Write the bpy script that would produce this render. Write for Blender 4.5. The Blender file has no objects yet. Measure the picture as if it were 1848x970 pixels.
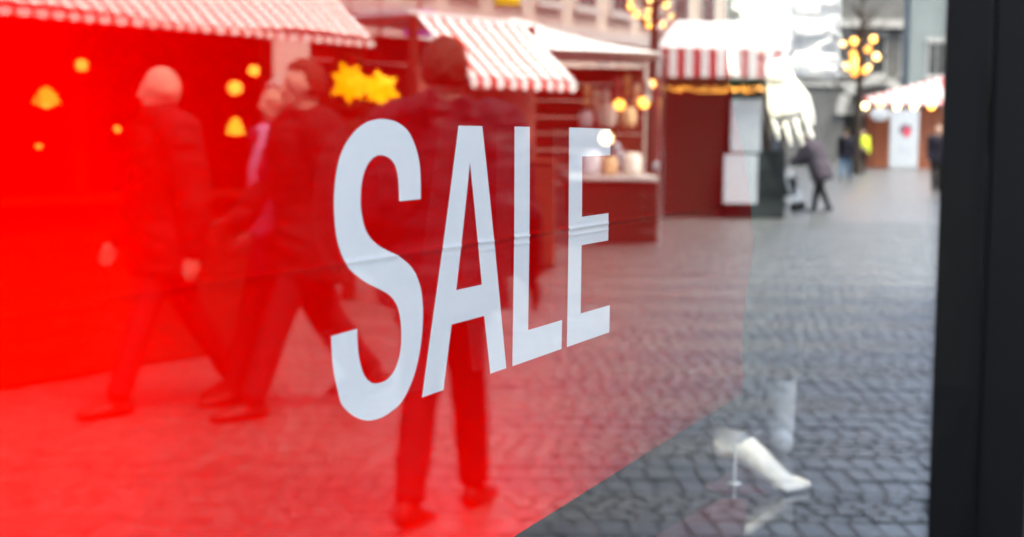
import bpy, bmesh, math, random
import numpy as np
from mathutils import Vector, Matrix, noise

random.seed(7)
sc = bpy.context.scene
C = sc.collection
PI = math.pi

# ------------------------------------------------------------------ camera
# The shop window is the plane y = 0 (outer face).  Shop: y > 0.  Street: y < 0.
EYE, DIST, YAW, PITCH, ROLL = 1.46, 0.45, math.radians(23.770), math.radians(5.293), math.radians(0.520)
cam_d = bpy.data.cameras.new('camera')
cam = bpy.data.objects.new('camera', cam_d)
C.objects.link(cam)
sc.camera = cam
fwd = Vector((math.cos(YAW) * math.cos(PITCH), math.sin(YAW) * math.cos(PITCH), -math.sin(PITCH)))
rgt = Vector((math.sin(YAW), -math.cos(YAW), 0))
upv = rgt.cross(fwd)
rgt = rgt * math.cos(ROLL) + upv * math.sin(ROLL)
upv = rgt.cross(fwd)
M = Matrix((rgt, upv, -fwd)).transposed().to_4x4()
M.translation = Vector((0, -DIST, EYE))
cam.matrix_world = M
cam_d.sensor_width = 36.0
cam_d.lens = 36.0 * 2613.3 / 1848.0
cam_d.clip_start = 0.02
cam_d.clip_end = 2000.0
cam_d.dof.use_dof = True
cam_d.dof.focus_distance = 1.24
cam_d.dof.aperture_fstop = 7.2
cam_d.dof.aperture_blades = 0

# ------------------------------------------------------------------ world, sun, exposure (soft winter overcast)
world = bpy.data.worlds.new('World')
sc.world = world
world.use_nodes = True
wn = world.node_tree.nodes
sky = wn.new('ShaderNodeTexSky')
sky.sky_type = 'NISHITA'
sky.sun_disc = False
sky.sun_elevation = math.radians(64)
sky.sun_rotation = math.radians(-15)
sky.air_density = 0.6
sky.dust_density = 5.0
sky.ozone_density = 2.5
wn['Background'].inputs['Strength'].default_value = 0.15
world.node_tree.links.new(sky.outputs[0], wn['Background'].inputs['Color'])
sun_d = bpy.data.lights.new('sun', 'SUN')
sun_d.energy = 1.1
sun_d.angle = math.radians(25)
sun_d.color = (0.82, 0.95, 1.0)
sun = bpy.data.objects.new('sun', sun_d)
C.objects.link(sun)
sun.rotation_euler = (math.radians(-26), 0, math.radians(15))
sun.location = (0, 0, 30)
sc.view_settings.view_transform = 'Standard'
sc.view_settings.look = 'None'
sc.view_settings.gamma = 1.0
sc.view_settings.use_curve_mapping = False
sc.view_settings.exposure = 3.1
sc.view_settings.use_white_balance = True      # camera set to open shade
sc.view_settings.white_balance_temperature = 7500
sc.view_settings.white_balance_tint = 2
sc.render.engine = 'CYCLES'
cy = sc.cycles
cy.use_denoising = True
cy.max_bounces = 10
cy.diffuse_bounces = 3
cy.glossy_bounces = 6
cy.transparent_max_bounces = 16
cy.transmission_bounces = 6
cy.caustics_reflective = False
cy.caustics_refractive = False
cy.sample_clamp_indirect = 6.0

# ------------------------------------------------------------------ helpers
CY, SY = math.cos(YAW), math.sin(YAW)


def W(depth, lat, z=0.0):
    """Street frame -> world.  depth runs down the street, lat across it."""
    return Vector((depth * CY + lat * SY, DIST - depth * SY + lat * CY, z))


def tag(o, label=None, cat=None, group=None, kind=None):
    if label: o['label'] = label
    if cat: o['category'] = cat
    if group: o['group'] = group
    if kind: o['kind'] = kind
    return o


def empty(name, loc, rz=0.0):
    o = bpy.data.objects.new(name, None)
    C.objects.link(o)
    o.location = loc
    o.rotation_euler = (0, 0, rz)
    o.empty_display_size = 0.1
    return o


def frame(name, depth, lat, ang=-90.0, z=0.0):
    """Empty whose local X is at `ang` degrees in the (depth, lat) frame; local Y runs away from the shop."""
    return empty(name, W(depth, lat, z), math.radians(ang) - YAW)


class MB:
    def __init__(self):
        self.v, self.f, self.m = [], [], []

    def add(self, vs, fs, m=0):
        b = len(self.v)
        self.v += [tuple(p) for p in vs]
        for f in fs:
            self.f.append(tuple(b + i for i in f))
            self.m.append(m)
        return self

    def box(self, x0, x1, y0, y1, z0, z1, m=0):
        vs = [(x, y, z) for z in (z0, z1) for y in (y0, y1) for x in (x0, x1)]
        return self.add(vs, [(0, 2, 3, 1), (4, 5, 7, 6), (0, 1, 5, 4), (2, 6, 7, 3), (0, 4, 6, 2), (1, 3, 7, 5)], m)

    def bev(self, x0, x1, y0, y1, z0, z1, b=0.01, m=0):
        bm = bmesh.new()
        bmesh.ops.create_cube(bm, size=1.0)
        for v in bm.verts:
            v.co = Vector(((x0 + x1) / 2 + v.co.x * (x1 - x0), (y0 + y1) / 2 + v.co.y * (y1 - y0), (z0 + z1) / 2 + v.co.z * (z1 - z0)))
        bmesh.ops.bevel(bm, geom=list(bm.edges), offset=b, segments=1, affect='EDGES')
        bm.verts.index_update()
        self.add([v.co for v in bm.verts], [[v.index for v in f.verts] for f in bm.faces], m)
        bm.free()
        return self

    def tube(self, pts, rad, n=10, m=0, flat=None, caps=True):
        pts = [Vector(p) for p in pts]
        if not isinstance(rad, list): rad = [rad] * len(pts)
        if caps:
            d0 = (pts[1] - pts[0]).normalized(); d1 = (pts[-1] - pts[-2]).normalized()
            P, R = [], []
            r0 = rad[0] if not isinstance(rad[0], tuple) else min(rad[0])
            r1 = rad[-1] if not isinstance(rad[-1], tuple) else min(rad[-1])
            sc_ = lambda r, k: (r[0] * k, r[1] * k) if isinstance(r, tuple) else r * k
            for a in (82, 55, 28): P.append(pts[0] - d0 * r0 * math.sin(math.radians(a))); R.append(sc_(rad[0], math.cos(math.radians(a))))
            P += pts; R += list(rad)
            for a in (28, 55, 82): P.append(pts[-1] + d1 * r1 * math.sin(math.radians(a))); R.append(sc_(rad[-1], math.cos(math.radians(a))))
            pts, rad = P, R
        ref = Vector((0, 1, 0)) if flat is None else Vector(flat)
        vs, fs = [], []
        k = len(pts)
        for i, p in enumerate(pts):
            d = (pts[min(i + 1, k - 1)] - pts[max(i - 1, 0)]).normalized()
            s = ref - d * ref.dot(d)
            if s.length < 1e-4:
                s = Vector((1, 0, 0)) - d * d.x
            s.normalize()
            t = d.cross(s)
            r = rad[i]
            ra, rb = r if isinstance(r, tuple) else (r, r)
            for j in range(n):
                a = 2 * PI * j / n
                vs.append(p + s * math.cos(a) * ra + t * math.sin(a) * rb)
        for i in range(k - 1):
            for j in range(n):
                fs.append((i * n + j, i * n + (j + 1) % n, (i + 1) * n + (j + 1) % n, (i + 1) * n + j))
        fs.append(tuple(reversed(range(n))))
        fs.append(tuple((k - 1) * n + j for j in range(n)))
        return self.add(vs, fs, m)

    def ball(self, c, rx, ry=None, rz=None, nu=14, nv=9, m=0, fn=None):
        ry = ry or rx; rz = rz or rx
        vs = [(0, 0, -1)]
        for i in range(1, nv):
            t = PI * i / nv - PI / 2
            for j in range(nu):
                a = 2 * PI * j / nu
                vs.append((math.cos(t) * math.cos(a), math.cos(t) * math.sin(a), math.sin(t)))
        vs.append((0, 0, 1))
        fs = [(0, 1 + (j + 1) % nu, 1 + j) for j in range(nu)]
        for i in range(nv - 2):
            for j in range(nu):
                a = 1 + i * nu; b = a + nu
                fs.append((a + j, a + (j + 1) % nu, b + (j + 1) % nu, b + j))
        l = len(vs) - 1
        fs += [(l, l - nu + j, l - nu + (j + 1) % nu) for j in range(nu)]
        out = []
        for v in vs:
            v = Vector(v)
            if fn: v = fn(v)
            out.append((c[0] + v.x * rx, c[1] + v.y * ry, c[2] + v.z * rz))
        return self.add(out, fs, m)

    def build(self, name, mats, parent=None, smooth=False):
        me = bpy.data.meshes.new(name)
        me.from_pydata(self.v, [], self.f)
        for m in (mats if isinstance(mats, (list, tuple)) else [mats]): me.materials.append(m)
        me.polygons.foreach_set('material_index', self.m)
        if smooth: me.polygons.foreach_set('use_smooth', [True] * len(self.f))
        me.update()
        o = bpy.data.objects.new(name, me)
        C.objects.link(o)
        if parent: o.parent = parent
        return o


def fuse(mb, name, mat, parent, voxel, smooth=3, fold=0.0, fscale=9.0, squash=(1, 1, 1)):
    """Union all pieces of mb into one continuous skin, with optional cloth folds."""
    me = bpy.data.meshes.new('tmp')
    me.from_pydata(mb.v, [], mb.f)
    bm = bmesh.new(); bm.from_mesh(me)
    bmesh.ops.recalc_face_normals(bm, faces=list(bm.faces)); bm.to_mesh(me); bm.free()
    o = bpy.data.objects.new('tmp', me)
    C.objects.link(o)
    r = o.modifiers.new('r', 'REMESH'); r.mode = 'VOXEL'; r.voxel_size = voxel
    if smooth:
        s = o.modifiers.new('s', 'SMOOTH'); s.factor = 0.5; s.iterations = smooth
    dg = bpy.context.evaluated_depsgraph_get()
    m2 = bpy.data.meshes.new_from_object(o.evaluated_get(dg))
    bpy.data.objects.remove(o); bpy.data.meshes.remove(me)
    m2.name = name
    if fold:
        n = len(m2.vertices)
        co = np.empty(n * 3); m2.vertices.foreach_get('co', co); co = co.reshape(-1, 3)
        nn = np.empty(n * 3); m2.vertices.foreach_get('normal', nn); nn = nn.reshape(-1, 3)
        dsp = np.empty(n)
        for i in range(n):
            p = Vector((co[i, 0] * squash[0], co[i, 1] * squash[1], co[i, 2] * squash[2])) * fscale
            dsp[i] = noise.noise(p) + 0.5 * noise.noise(p * 2.1)
        co += nn * (dsp * fold)[:, None]
        m2.vertices.foreach_set('co', co.ravel())
    m2.materials.clear(); m2.materials.append(mat)
    m2.polygons.foreach_set('use_smooth', [True] * len(m2.polygons))
    m2.polygons.foreach_set('material_index', [0] * len(m2.polygons))
    m2.update()
    o = bpy.data.objects.new(name, m2)
    C.objects.link(o)
    if parent: o.parent = parent
    return o


def copy_tree(o, parent=None):
    c = o.copy(); C.objects.link(c)
    if parent: c.parent = parent
    for ch in [x for x in bpy.data.objects if x.parent == o]: copy_tree(ch, c)
    return c


# ------------------------------------------------------------------ materials
MAT = {}


def mat(name, col, rough=0.6, metal=0.0, var=0.12, scale=6.0, bump=0.0, bscale=40.0, spec=0.12, emit=None, estr=0.0):
    if name in MAT: return MAT[name]
    m = bpy.data.materials.new(name); m.use_nodes = True
    nt = m.node_tree; b = nt.nodes['Principled BSDF']
    b.inputs['Roughness'].default_value = rough
    b.inputs['Metallic'].default_value = metal
    b.inputs['Specular IOR Level'].default_value = spec
    if var > 0:
        tc = nt.nodes.new('ShaderNodeNewGeometry')
        n = nt.nodes.new('ShaderNodeTexNoise'); n.inputs['Scale'].default_value = scale; n.inputs['Detail'].default_value = 5
        nt.links.new(tc.outputs['Position'], n.inputs['Vector'])
        r = nt.nodes.new('ShaderNodeValToRGB')
        e = r.color_ramp.elements
        e[0].position = 0.25; e[1].position = 0.75
        e[0].color = tuple(c * (1 - var) for c in col) + (1,)
        e[1].color = tuple(min(1, c * (1 + var)) for c in col) + (1,)
        nt.links.new(n.outputs['Fac'], r.inputs['Fac']); nt.links.new(r.outputs['Color'], b.inputs['Base Color'])
    else:
        b.inputs['Base Color'].default_value = tuple(col) + (1,)
    if bump > 0:
        n2 = nt.nodes.new('ShaderNodeTexNoise'); n2.inputs['Scale'].default_value = bscale; n2.inputs['Detail'].default_value = 4
        g = nt.nodes.new('ShaderNodeNewGeometry'); nt.links.new(g.outputs['Position'], n2.inputs['Vector'])
        bp = nt.nodes.new('ShaderNodeBump'); bp.inputs['Strength'].default_value = bump; bp.inputs['Distance'].default_value = 0.01
        nt.links.new(n2.outputs['Fac'], bp.inputs['Height']); nt.links.new(bp.outputs['Normal'], b.inputs['Normal'])
    if emit:
        b.inputs['Emission Color'].default_value = tuple(emit) + (1,)
        b.inputs['Emission Strength'].default_value = estr
    MAT[name] = m
    return m


def glass_material():
    """Clear shop glazing: each face reflects and transmits by the Fresnel law of ordinary glass."""
    m = bpy.data.materials.new('window_glass'); m.use_nodes = True
    nt = m.node_tree; nt.nodes.clear()
    N = nt.nodes.new; L = nt.links.new
    out = N('ShaderNodeOutputMaterial'); mix = N('ShaderNodeMixShader')
    tr = N('ShaderNodeBsdfTransparent'); tr.inputs['Color'].default_value = (0.975, 0.985, 0.98, 1)
    gl = N('ShaderNodeBsdfGlossy'); gl.inputs['Roughness'].default_value = 0.0; gl.inputs['Color'].default_value = (1, 1, 1, 1)
    geo = N('ShaderNodeNewGeometry')
    mr = N('ShaderNodeMapRange'); mr.inputs['To Min'].default_value = 1.46; mr.inputs['To Max'].default_value = 1 / 1.46
    L(geo.outputs['Backfacing'], mr.inputs['Value'])
    fr = N('ShaderNodeFresnel'); L(mr.outputs['Result'], fr.inputs['IOR'])
    L(fr.outputs[0], mix.inputs['Fac']); L(tr.outputs[0], mix.inputs[1]); L(gl.outputs[0], mix.inputs[2])
    L(mix.outputs[0], out.inputs['Surface'])
    return m


def paper_material(name, col, trans=0.3, tcol=None):
    m = bpy.data.materials.new(name); m.use_nodes = True
    nt = m.node_tree; N = nt.nodes.new; L = nt.links.new
    p = nt.nodes['Principled BSDF']; p.inputs['Roughness'].default_value = 0.55
    p.inputs['Base Color'].default_value = col + (1,)
    p.inputs['Specular IOR Level'].default_value = 0.0
    t = N('ShaderNodeBsdfTranslucent'); t.inputs['Color'].default_value = (tcol or col) + (1,)
    mx = N('ShaderNodeMixShader'); mx.inputs['Fac'].default_value = trans
    L(p.outputs[0], mx.inputs[1]); L(t.outputs[0], mx.inputs[2])
    L(mx.outputs[0], nt.nodes['Material Output'].inputs['Surface'])
    return m


GLASS = glass_material()
RED_PAPER = paper_material('red_poster_paper', (0.22, 0.0006, 0.002), 0.5, (0.85, 0.0008, 0.004))
WHITE_PRINT = paper_material('white_print', (0.92, 0.91, 0.88), 0.0)
PAPER_EDGE = mat('paper_edge', (0.8, 0.8, 0.8), 0.7, var=0)
BLACK_METAL = mat('black_frame', (0.006, 0.0052, 0.0054), 0.45, var=0.15, bump=0.02, spec=0.18)
GASKET = mat('gasket', (0.006, 0.006, 0.006), 0.8, var=0)
DARK_WALL = mat('dark_shop_wall', (0.06, 0.064, 0.065), 0.95, var=0.1)
DARK_FLOOR = mat('polished_floor', (0.006, 0.006, 0.0065), 0.06, var=0.1, spec=0.5)
MANNEQUIN = mat('mannequin_gloss', (0.78, 0.76, 0.71), 0.22, var=0.02, spec=0.5)
JACKET_W = mat('white_jacket', (0.82, 0.82, 0.82), 0.6, var=0.02, bump=0.06, bscale=60)
TROUSER_D = mat('dark_trouser', (0.016, 0.021, 0.025), 0.9, var=0.2, bump=0.1, spec=0.1)
CHROME = mat('chrome', (0.75, 0.76, 0.77), 0.08, 1.0, var=0)
STONE = mat('facade_stone', (0.50, 0.43, 0.38), 0.8, var=0.1, scale=1.5, bump=0.1)
STONE_G = mat('grey_stone', (0.145, 0.142, 0.14), 0.8, var=0.15, scale=1.0, bump=0.1)
STONE_P = mat('pale_render', (0.19, 0.215, 0.22), 0.8, var=0.06, scale=1.0)
TRIM = mat('pale_trim', (0.42, 0.41, 0.40), 0.7, var=0.06)
PANE = mat('dark_pane', (0.03, 0.035, 0.04), 0.06, var=0.1, spec=0.5)
ROOF = mat('roof_tile', (0.16, 0.07, 0.05), 0.8, var=0.25)
WOOD_D = mat('dark_wood', (0.022, 0.012, 0.009), 0.8, var=0.3, scale=12, bump=0.15)
WOOD_R = mat('red_brown_wood', (0.10, 0.026, 0.016), 0.7, var=0.25, scale=12, bump=0.1)
PANEL_R = mat('terracotta_panel', (0.36, 0.13, 0.095), 0.7, var=0.1)
CL_RED = mat('red_canvas', (0.62, 0.035, 0.03), 0.8, var=0.08, bump=0.05)
CL_WHITE = mat('white_canvas', (0.84, 0.83, 0.83), 0.8, var=0.04, bump=0.05)
CANVAS_DIM = mat('dimmed_canvas', (0.50, 0.49, 0.50), 0.85, var=0.08, bump=0.05)  # darker copy of the white canvas: lower brightness put into the colour
CANVAS_RED = mat('dimmed_red_canvas', (0.36, 0.05, 0.06), 0.85, var=0.1, bump=0.05)  # red stripes with the same dimming put into the colour
BLACK_P = mat('black_paint', (0.005, 0.0055, 0.006), 0.8, var=0.2)
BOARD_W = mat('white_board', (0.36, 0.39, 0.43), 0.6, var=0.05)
BARK = mat('bark', (0.045, 0.032, 0.026), 0.9, var=0.3, bump=0.4)
GREEN = mat('garland_green', (0.03, 0.05, 0.018), 0.7, var=0.4, scale=30)
PURPLE = mat('purple_sign', (0.22, 0.06, 0.42), 0.5, var=0.05)
WARM_BULB = mat('warm_bulb', (1, 0.7, 0.3), 0.4, var=0, emit=(1.0, 0.36, 0.05), estr=1.9)
WHITE_BULB = mat('white_bulb', (1, 0.9, 0.7), 0.4, var=0, emit=(1.0, 0.70, 0.34), estr=2.6)
DIM_BULB = mat('dim_bulb', (0.6, 0.35, 0.1), 0.4, var=0, emit=(1.0, 0.33, 0.06), estr=0.9)
PALE_BULB = mat('pale_bulb', (0.8, 0.6, 0.35), 0.4, var=0, emit=(1.0, 0.55, 0.2), estr=1.5)
STAR_Y = mat('star_paper', (0.5, 0.3, 0.02), 0.5, var=0, emit=(1.0, 0.40, 0.01), estr=0.85)
SKIN = mat('skin', (0.55, 0.36, 0.28), 0.5, var=0.06)
BROWN_HAIR = mat('brown_hair', (0.05, 0.028, 0.018), 0.6, var=0.3, scale=60, bump=0.4, bscale=120)
GREY_HAIR = mat('grey_hair', (0.30, 0.29, 0.28), 0.6, var=0.2, scale=60, bump=0.4)
SHOE = mat('shoe_leather', (0.015, 0.014, 0.014), 0.45, var=0.2)
CABLE = mat('cable', (0.01, 0.01, 0.01), 0.7, var=0)


def cobble_material():
    m = bpy.data.materials.new('granite_setts'); m.use_nodes = True
    nt = m.node_tree; N = nt.nodes.new; L = nt.links.new; b = nt.nodes['Principled BSDF']
    g = N('ShaderNodeNewGeometry')
    n1 = N('ShaderNodeTexNoise'); n1.inputs['Scale'].default_value = 7.0; n1.inputs['Detail'].default_value = 3
    n2 = N('ShaderNodeTexNoise'); n2.inputs['Scale'].default_value = 160.0; n2.inputs['Detail'].default_value = 3
    n3 = N('ShaderNodeTexNoise'); n3.inputs['Scale'].default_value = 0.7; n3.inputs['Detail'].default_value = 4
    for n in (n1, n2, n3): L(g.outputs['Position'], n.inputs['Vector'])
    r = N('ShaderNodeValToRGB'); e = r.color_ramp.elements
    e[0].position = 0.3; e[0].color = (0.030, 0.034, 0.037, 1); e[1].position = 0.72; e[1].color = (0.092, 0.096, 0.098, 1)
    L(n1.outputs['Fac'], r.inputs['Fac'])
    mx = N('ShaderNodeMix'); mx.data_type = 'RGBA'; mx.blend_type = 'OVERLAY'; mx.inputs['Factor'].default_value = 0.35
    L(r.outputs['Color'], mx.inputs['A']); L(n2.outputs['Color'], mx.inputs['B'])
    L(mx.outputs['Result'], b.inputs['Base Color'])
    mr = N('ShaderNodeMapRange'); mr.inputs['To Min'].default_value = 0.22; mr.inputs['To Max'].default_value = 0.42
    L(n3.outputs['Fac'], mr.inputs['Value']); L(mr.outputs['Result'], b.inputs['Roughness'])
    b.inputs['Specular IOR Level'].default_value = 0.8
    bp = N('ShaderNodeBump'); bp.inputs['Strength'].default_value = 0.35; bp.inputs['Distance'].default_value = 0.006
    L(n2.outputs['Fac'], bp.inputs['Height']); L(bp.outputs['Normal'], b.inputs['Normal'])
    return m


def street_material():
    m = bpy.data.materials.new('street_bed'); m.use_nodes = True
    nt = m.node_tree; N = nt.nodes.new; L = nt.links.new; b = nt.nodes['Principled BSDF']
    g = N('ShaderNodeNewGeometry')
    mp = N('ShaderNodeMapping'); mp.inputs['Rotation'].default_value = (0, 0, YAW - PI / 2)
    L(g.outputs['Position'], mp.inputs['Vector'])
    br = N('ShaderNodeTexBrick'); br.inputs['Scale'].default_value = 1.0
    br.inputs['Brick Width'].default_value = 0.13; br.inputs['Row Height'].default_value = 0.2
    br.inputs['Mortar Size'].default_value = 0.012
    br.inputs['Color1'].default_value = (0.062, 0.066, 0.070, 1); br.inputs['Color2'].default_value = (0.10, 0.102, 0.104, 1)
    br.inputs['Mortar'].default_value = (0.05, 0.05, 0.052, 1)
    L(mp.outputs['Vector'], br.inputs['Vector'])
    # bare sand bed under the built setts, paving pattern beyond them
    sep = N('ShaderNodeVectorMath'); sep.operation = 'DISTANCE'; sep.inputs[1].default_value = (0, DIST, 0)
    L(g.outputs['Position'], sep.inputs[0])
    st = N('ShaderNodeMath'); st.operation = 'GREATER_THAN'; st.inputs[1].default_value = 24.0; L(sep.outputs['Value'], st.inputs[0])
    mx = N('ShaderNodeMix'); mx.data_type = 'RGBA'; mx.inputs['A'].default_value = (0.045, 0.043, 0.042, 1)
    L(st.outputs[0], mx.inputs['Factor']); L(br.outputs['Color'], mx.inputs['B'])
    L(mx.outputs['Result'], b.inputs['Base Color'])
    b.inputs['Roughness'].default_value = 0.32
    b.inputs['Specular IOR Level'].default_value = 0.8
    return m


COBBLE = cobble_material()
STREET = street_material()

# ------------------------------------------------------------------ setting: street
mb = MB()
mb.add([(-400, -400, -0.013), (400, -400, -0.013), (400, 400, -0.013), (-400, 400, -0.013)], [(0, 1, 2, 3)])
street = tag(mb.build('street', STREET), 'grey sett paved pedestrian street running past the stalls', kind='structure')


def cobble_verts(cx, cd, w, l, rng):
    """12 points of one worn sett: base ring, shoulder ring, crown ring (street frame lat, depth, z)."""
    sk = rng.uniform(-0.06, 0.06) * w
    tilt = rng.uniform(-0.0012, 0.0012); top = rng.uniform(-0.0025, 0.003)
    out = []
    for k, z in ((1.0, -0.03), (0.985, -0.0022), (0.88, 0.0008)):
        for sx, sd in ((-1, -1), (1, -1), (1, 1), (-1, 1)):
            jx = rng.uniform(-0.03, 0.03) * w
            out.append((cx + sx * w / 2 * k + jx + sk * sd, cd + sd * l / 2 * k, z + (top + tilt * sx if k < 0.99 else 0)))
    return out


CF = [(8, 9, 10, 11), (4, 5, 9, 8), (5, 6, 10, 9), (6, 7, 11, 10), (7, 4, 8, 11), (0, 1, 5, 4), (1, 2, 6, 5), (2, 3, 7, 6), (3, 0, 4, 7)]
rng = random.Random(3)
stones = []
dpt = 3.6
row = 0
pattern = [(0.225, 0.105)] * 3 + [(0.088, 0.092)] * 5
while dpt < 25.0:
    l, w = pattern[row % len(pattern)]
    l *= rng.uniform(0.95, 1.05)
    lat = -0.40 * dpt - 0.5 + rng.uniform(0, w)
    while lat < 0.33 * dpt + 0.5:
        ww = w * rng.uniform(0.85, 1.15)
        stones.append((lat + ww / 2, dpt + l / 2, ww - 0.011, l - 0.013))
        lat += ww
    dpt += l
    row += 1


def seen(s):
    a = s[0] / s[1]
    return s[1] > 5.15 and -0.34 < a < 0.28


near = sorted([i for i, s in enumerate(stones) if seen(s)], key=lambda i: -stones[i][3] * 60 + stones[i][1] * 10)[:290]
nearset = set(near)
far = MB()
V, F = [], []
for i, s in enumerate(stones):
    vs = [W(d_, l_, z_) for l_, d_, z_ in cobble_verts(*s, rng)]
    if i in nearset:
        o = MB().add(vs, CF).build('cobblestone', COBBLE, street)
    else:
        b0 = len(V)
        V += [tuple(v) for v in vs]
        F += [tuple(b0 + k for k in f) for f in CF]
me = bpy.data.meshes.new('cobblestones')
me.from_pydata(V, [], F); me.materials.append(COBBLE); me.update()
o = bpy.data.objects.new('cobblestones', me); C.objects.link(o); o.parent = street; o['kind'] = 'stuff'

# ------------------------------------------------------------------ setting: shop interior and shopfront
FLOOR_Z = 0.70
PX0, PX1 = -2.2, 4.58
tag(MB().box(PX0, PX1 + 0.9, 0.012, 2.2, FLOOR_Z - 0.5, FLOOR_Z).build('display_floor', DARK_FLOOR), 'black polished floor of the shop display', kind='structure')
tag(MB().box(PX0, PX1 + 0.9, 2.2, 2.3, 0.3, 3.0).build('shop_back_wall', DARK_WALL), 'dark back wall of the display', kind='structure')
tag(MB().box(PX1 + 0.9, PX1 + 1.0, 0.06, 2.2, 0.3, 3.0).build('shop_side_wall', DARK_WALL), 'dark side wall of the display', kind='structure')
tag(MB().box(PX0 - 0.1, PX0, 0.06, 2.2, 0.3, 3.0).build('shop_end_wall', DARK_WALL), 'dark end wall of the display', kind='structure')
tag(MB().box(PX0, PX1 + 0.9, 0.06, 2.2, 2.9, 3.0).build('shop_ceiling', DARK_WALL), 'dark ceiling of the display', kind='structure')

b = empty('shop_building', (0, 0, 0))
tag(b, 'shop building with dark plinth below the large window', 'building')
MB().box(-9, 14, 0.03, 0.35, 0, 0.10).build('plinth', BLACK_P, b)
MB().box(-9, 14, 0.03, 0.35, 2.86, 4.3).build('wall', STONE, b)
for i, x in enumerate((-7, -4, -1, 2, 5, 8, 11)):
    for z in (3.0,):
        w_ = MB().box(x, x + 1.2, 0.0, 0.028, z, z + 1.1).build('window', TRIM, b)
        MB().box(x + 0.1, x + 1.1, -0.02, -0.002, z + 0.1, z + 1.0).build('pane', PANE, w_)
MB().box(PX1 + 0.16, 14, 0.03, 0.2, 0.10, 2.86).build('pier', BLACK_P, b)

# window glass
g = MB().box(PX0, PX1, 0.0, 0.008, 0.11, 2.85).build('window_pane', GLASS)
tag(g, 'large clear shop window pane reflecting the market street', 'window')

# dark frame at the far end of the pane
fr = empty('window_frame', (PX1, 0, 0.10))
tag(fr, 'thick black metal window frame upright at the right edge', 'window frame')
MB().bev(0.004, 0.15, -0.142, 0.16, 0.0, 2.76, 0.006).build('upright', BLACK_METAL, fr)
MB().box(-0.016, 0.002, -0.010, -0.002, 0.01, 2.75).build('gasket', GASKET, fr)
MB().box(-0.016, 0.002, 0.010, 0.030, 0.01, 2.75).build('gasket', GASKET, fr)
sl = empty('window_sill', (0, 0, 0.10))
tag(sl, 'black metal sill along the bottom of the shop window', 'sill')
MB().bev(PX0, PX1, -0.03, 0.055, -0.05, 0.008, 0.004).build('sill_profile', BLACK_METAL, sl)
MB().bev(PX0, PX1, -0.01, 0.055, 2.752, 2.80, 0.004).build('head_profile', BLACK_METAL, sl)

# ------------------------------------------------------------------ SALE poster behind the glass
CREASE = 1.377
EDGE = [(1.129, 1.808), (1.143, 1.8206), (1.1671, 1.8045), (1.2106, 1.8005), (1.2452, 1.811), (1.2793, 1.8302), (1.3285, 1.8482), (1.3508, 1.8346),
        (1.3943, 1.8165), (1.4369, 1.7878), (1.4913, 1.7355), (1.5367, 1.6989), (1.582, 1.6902), (1.6202, 1.6821), (1.95, 1.675)]


def edge_x(z):
    zs = [e[0] for e in EDGE]; xs = [e[1] for e in EDGE]
    return float(np.interp(z, zs, xs))


def sheet_y(x, z):
    y = 0.0215
    dz = z - CREASE
    y -= 0.0013 * max(0.0, 1 - abs(dz) / (0.0012 if dz < 0 else 0.0010)) * (0.75 + 0.25 * math.sin(x * 5 + 1))
    if x > 0.93: y -= 0.0005 * max(0.0, 1 - abs(dz + 0.0060) / 0.0012) * min(1, (x - 0.93) * 6)
    y += 0.0008 * math.sin(x * 7 + z * 3) + 0.0003 * math.sin(z * 23 + x * 4)
    return y


FOLDS = (-0.0100, -0.0072, -0.0060, -0.0048, -0.0012, 0.0, 0.0010, 0.004)
zs = sorted(set([round(z, 4) for z in np.arange(1.1285, 1.95, 0.02)] + [round(CREASE + k, 5) for k in FOLDS]))
xn = 150
vs, fs = [], []
for z in zs:
    ex = edge_x(z)
    for i in range(xn + 1):
        s = i / xn
        x = 0.1 + (1.8 - 0.1) * s + (ex - 1.8) * max(0, (s - 0.75) / 0.25) ** 2
        vs.append((x, sheet_y(x, z), z))
nz = len(zs)
for k in range(nz - 1):
    for i in range(xn):
        a = k * (xn + 1) + i
        fs.append((a, a + 1, a + xn + 2, a + xn + 1))
poster = MB().add(vs, fs).build('sale_poster', [RED_PAPER, PAPER_EDGE], None, True)
so = poster.modifiers.new('thick', 'SOLIDIFY'); so.thickness = 0.0009; so.offset = 1.0; so.material_offset_rim = 1
tag(poster, 'red poster with large white capital letters taped behind the window glass', 'poster')

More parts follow.
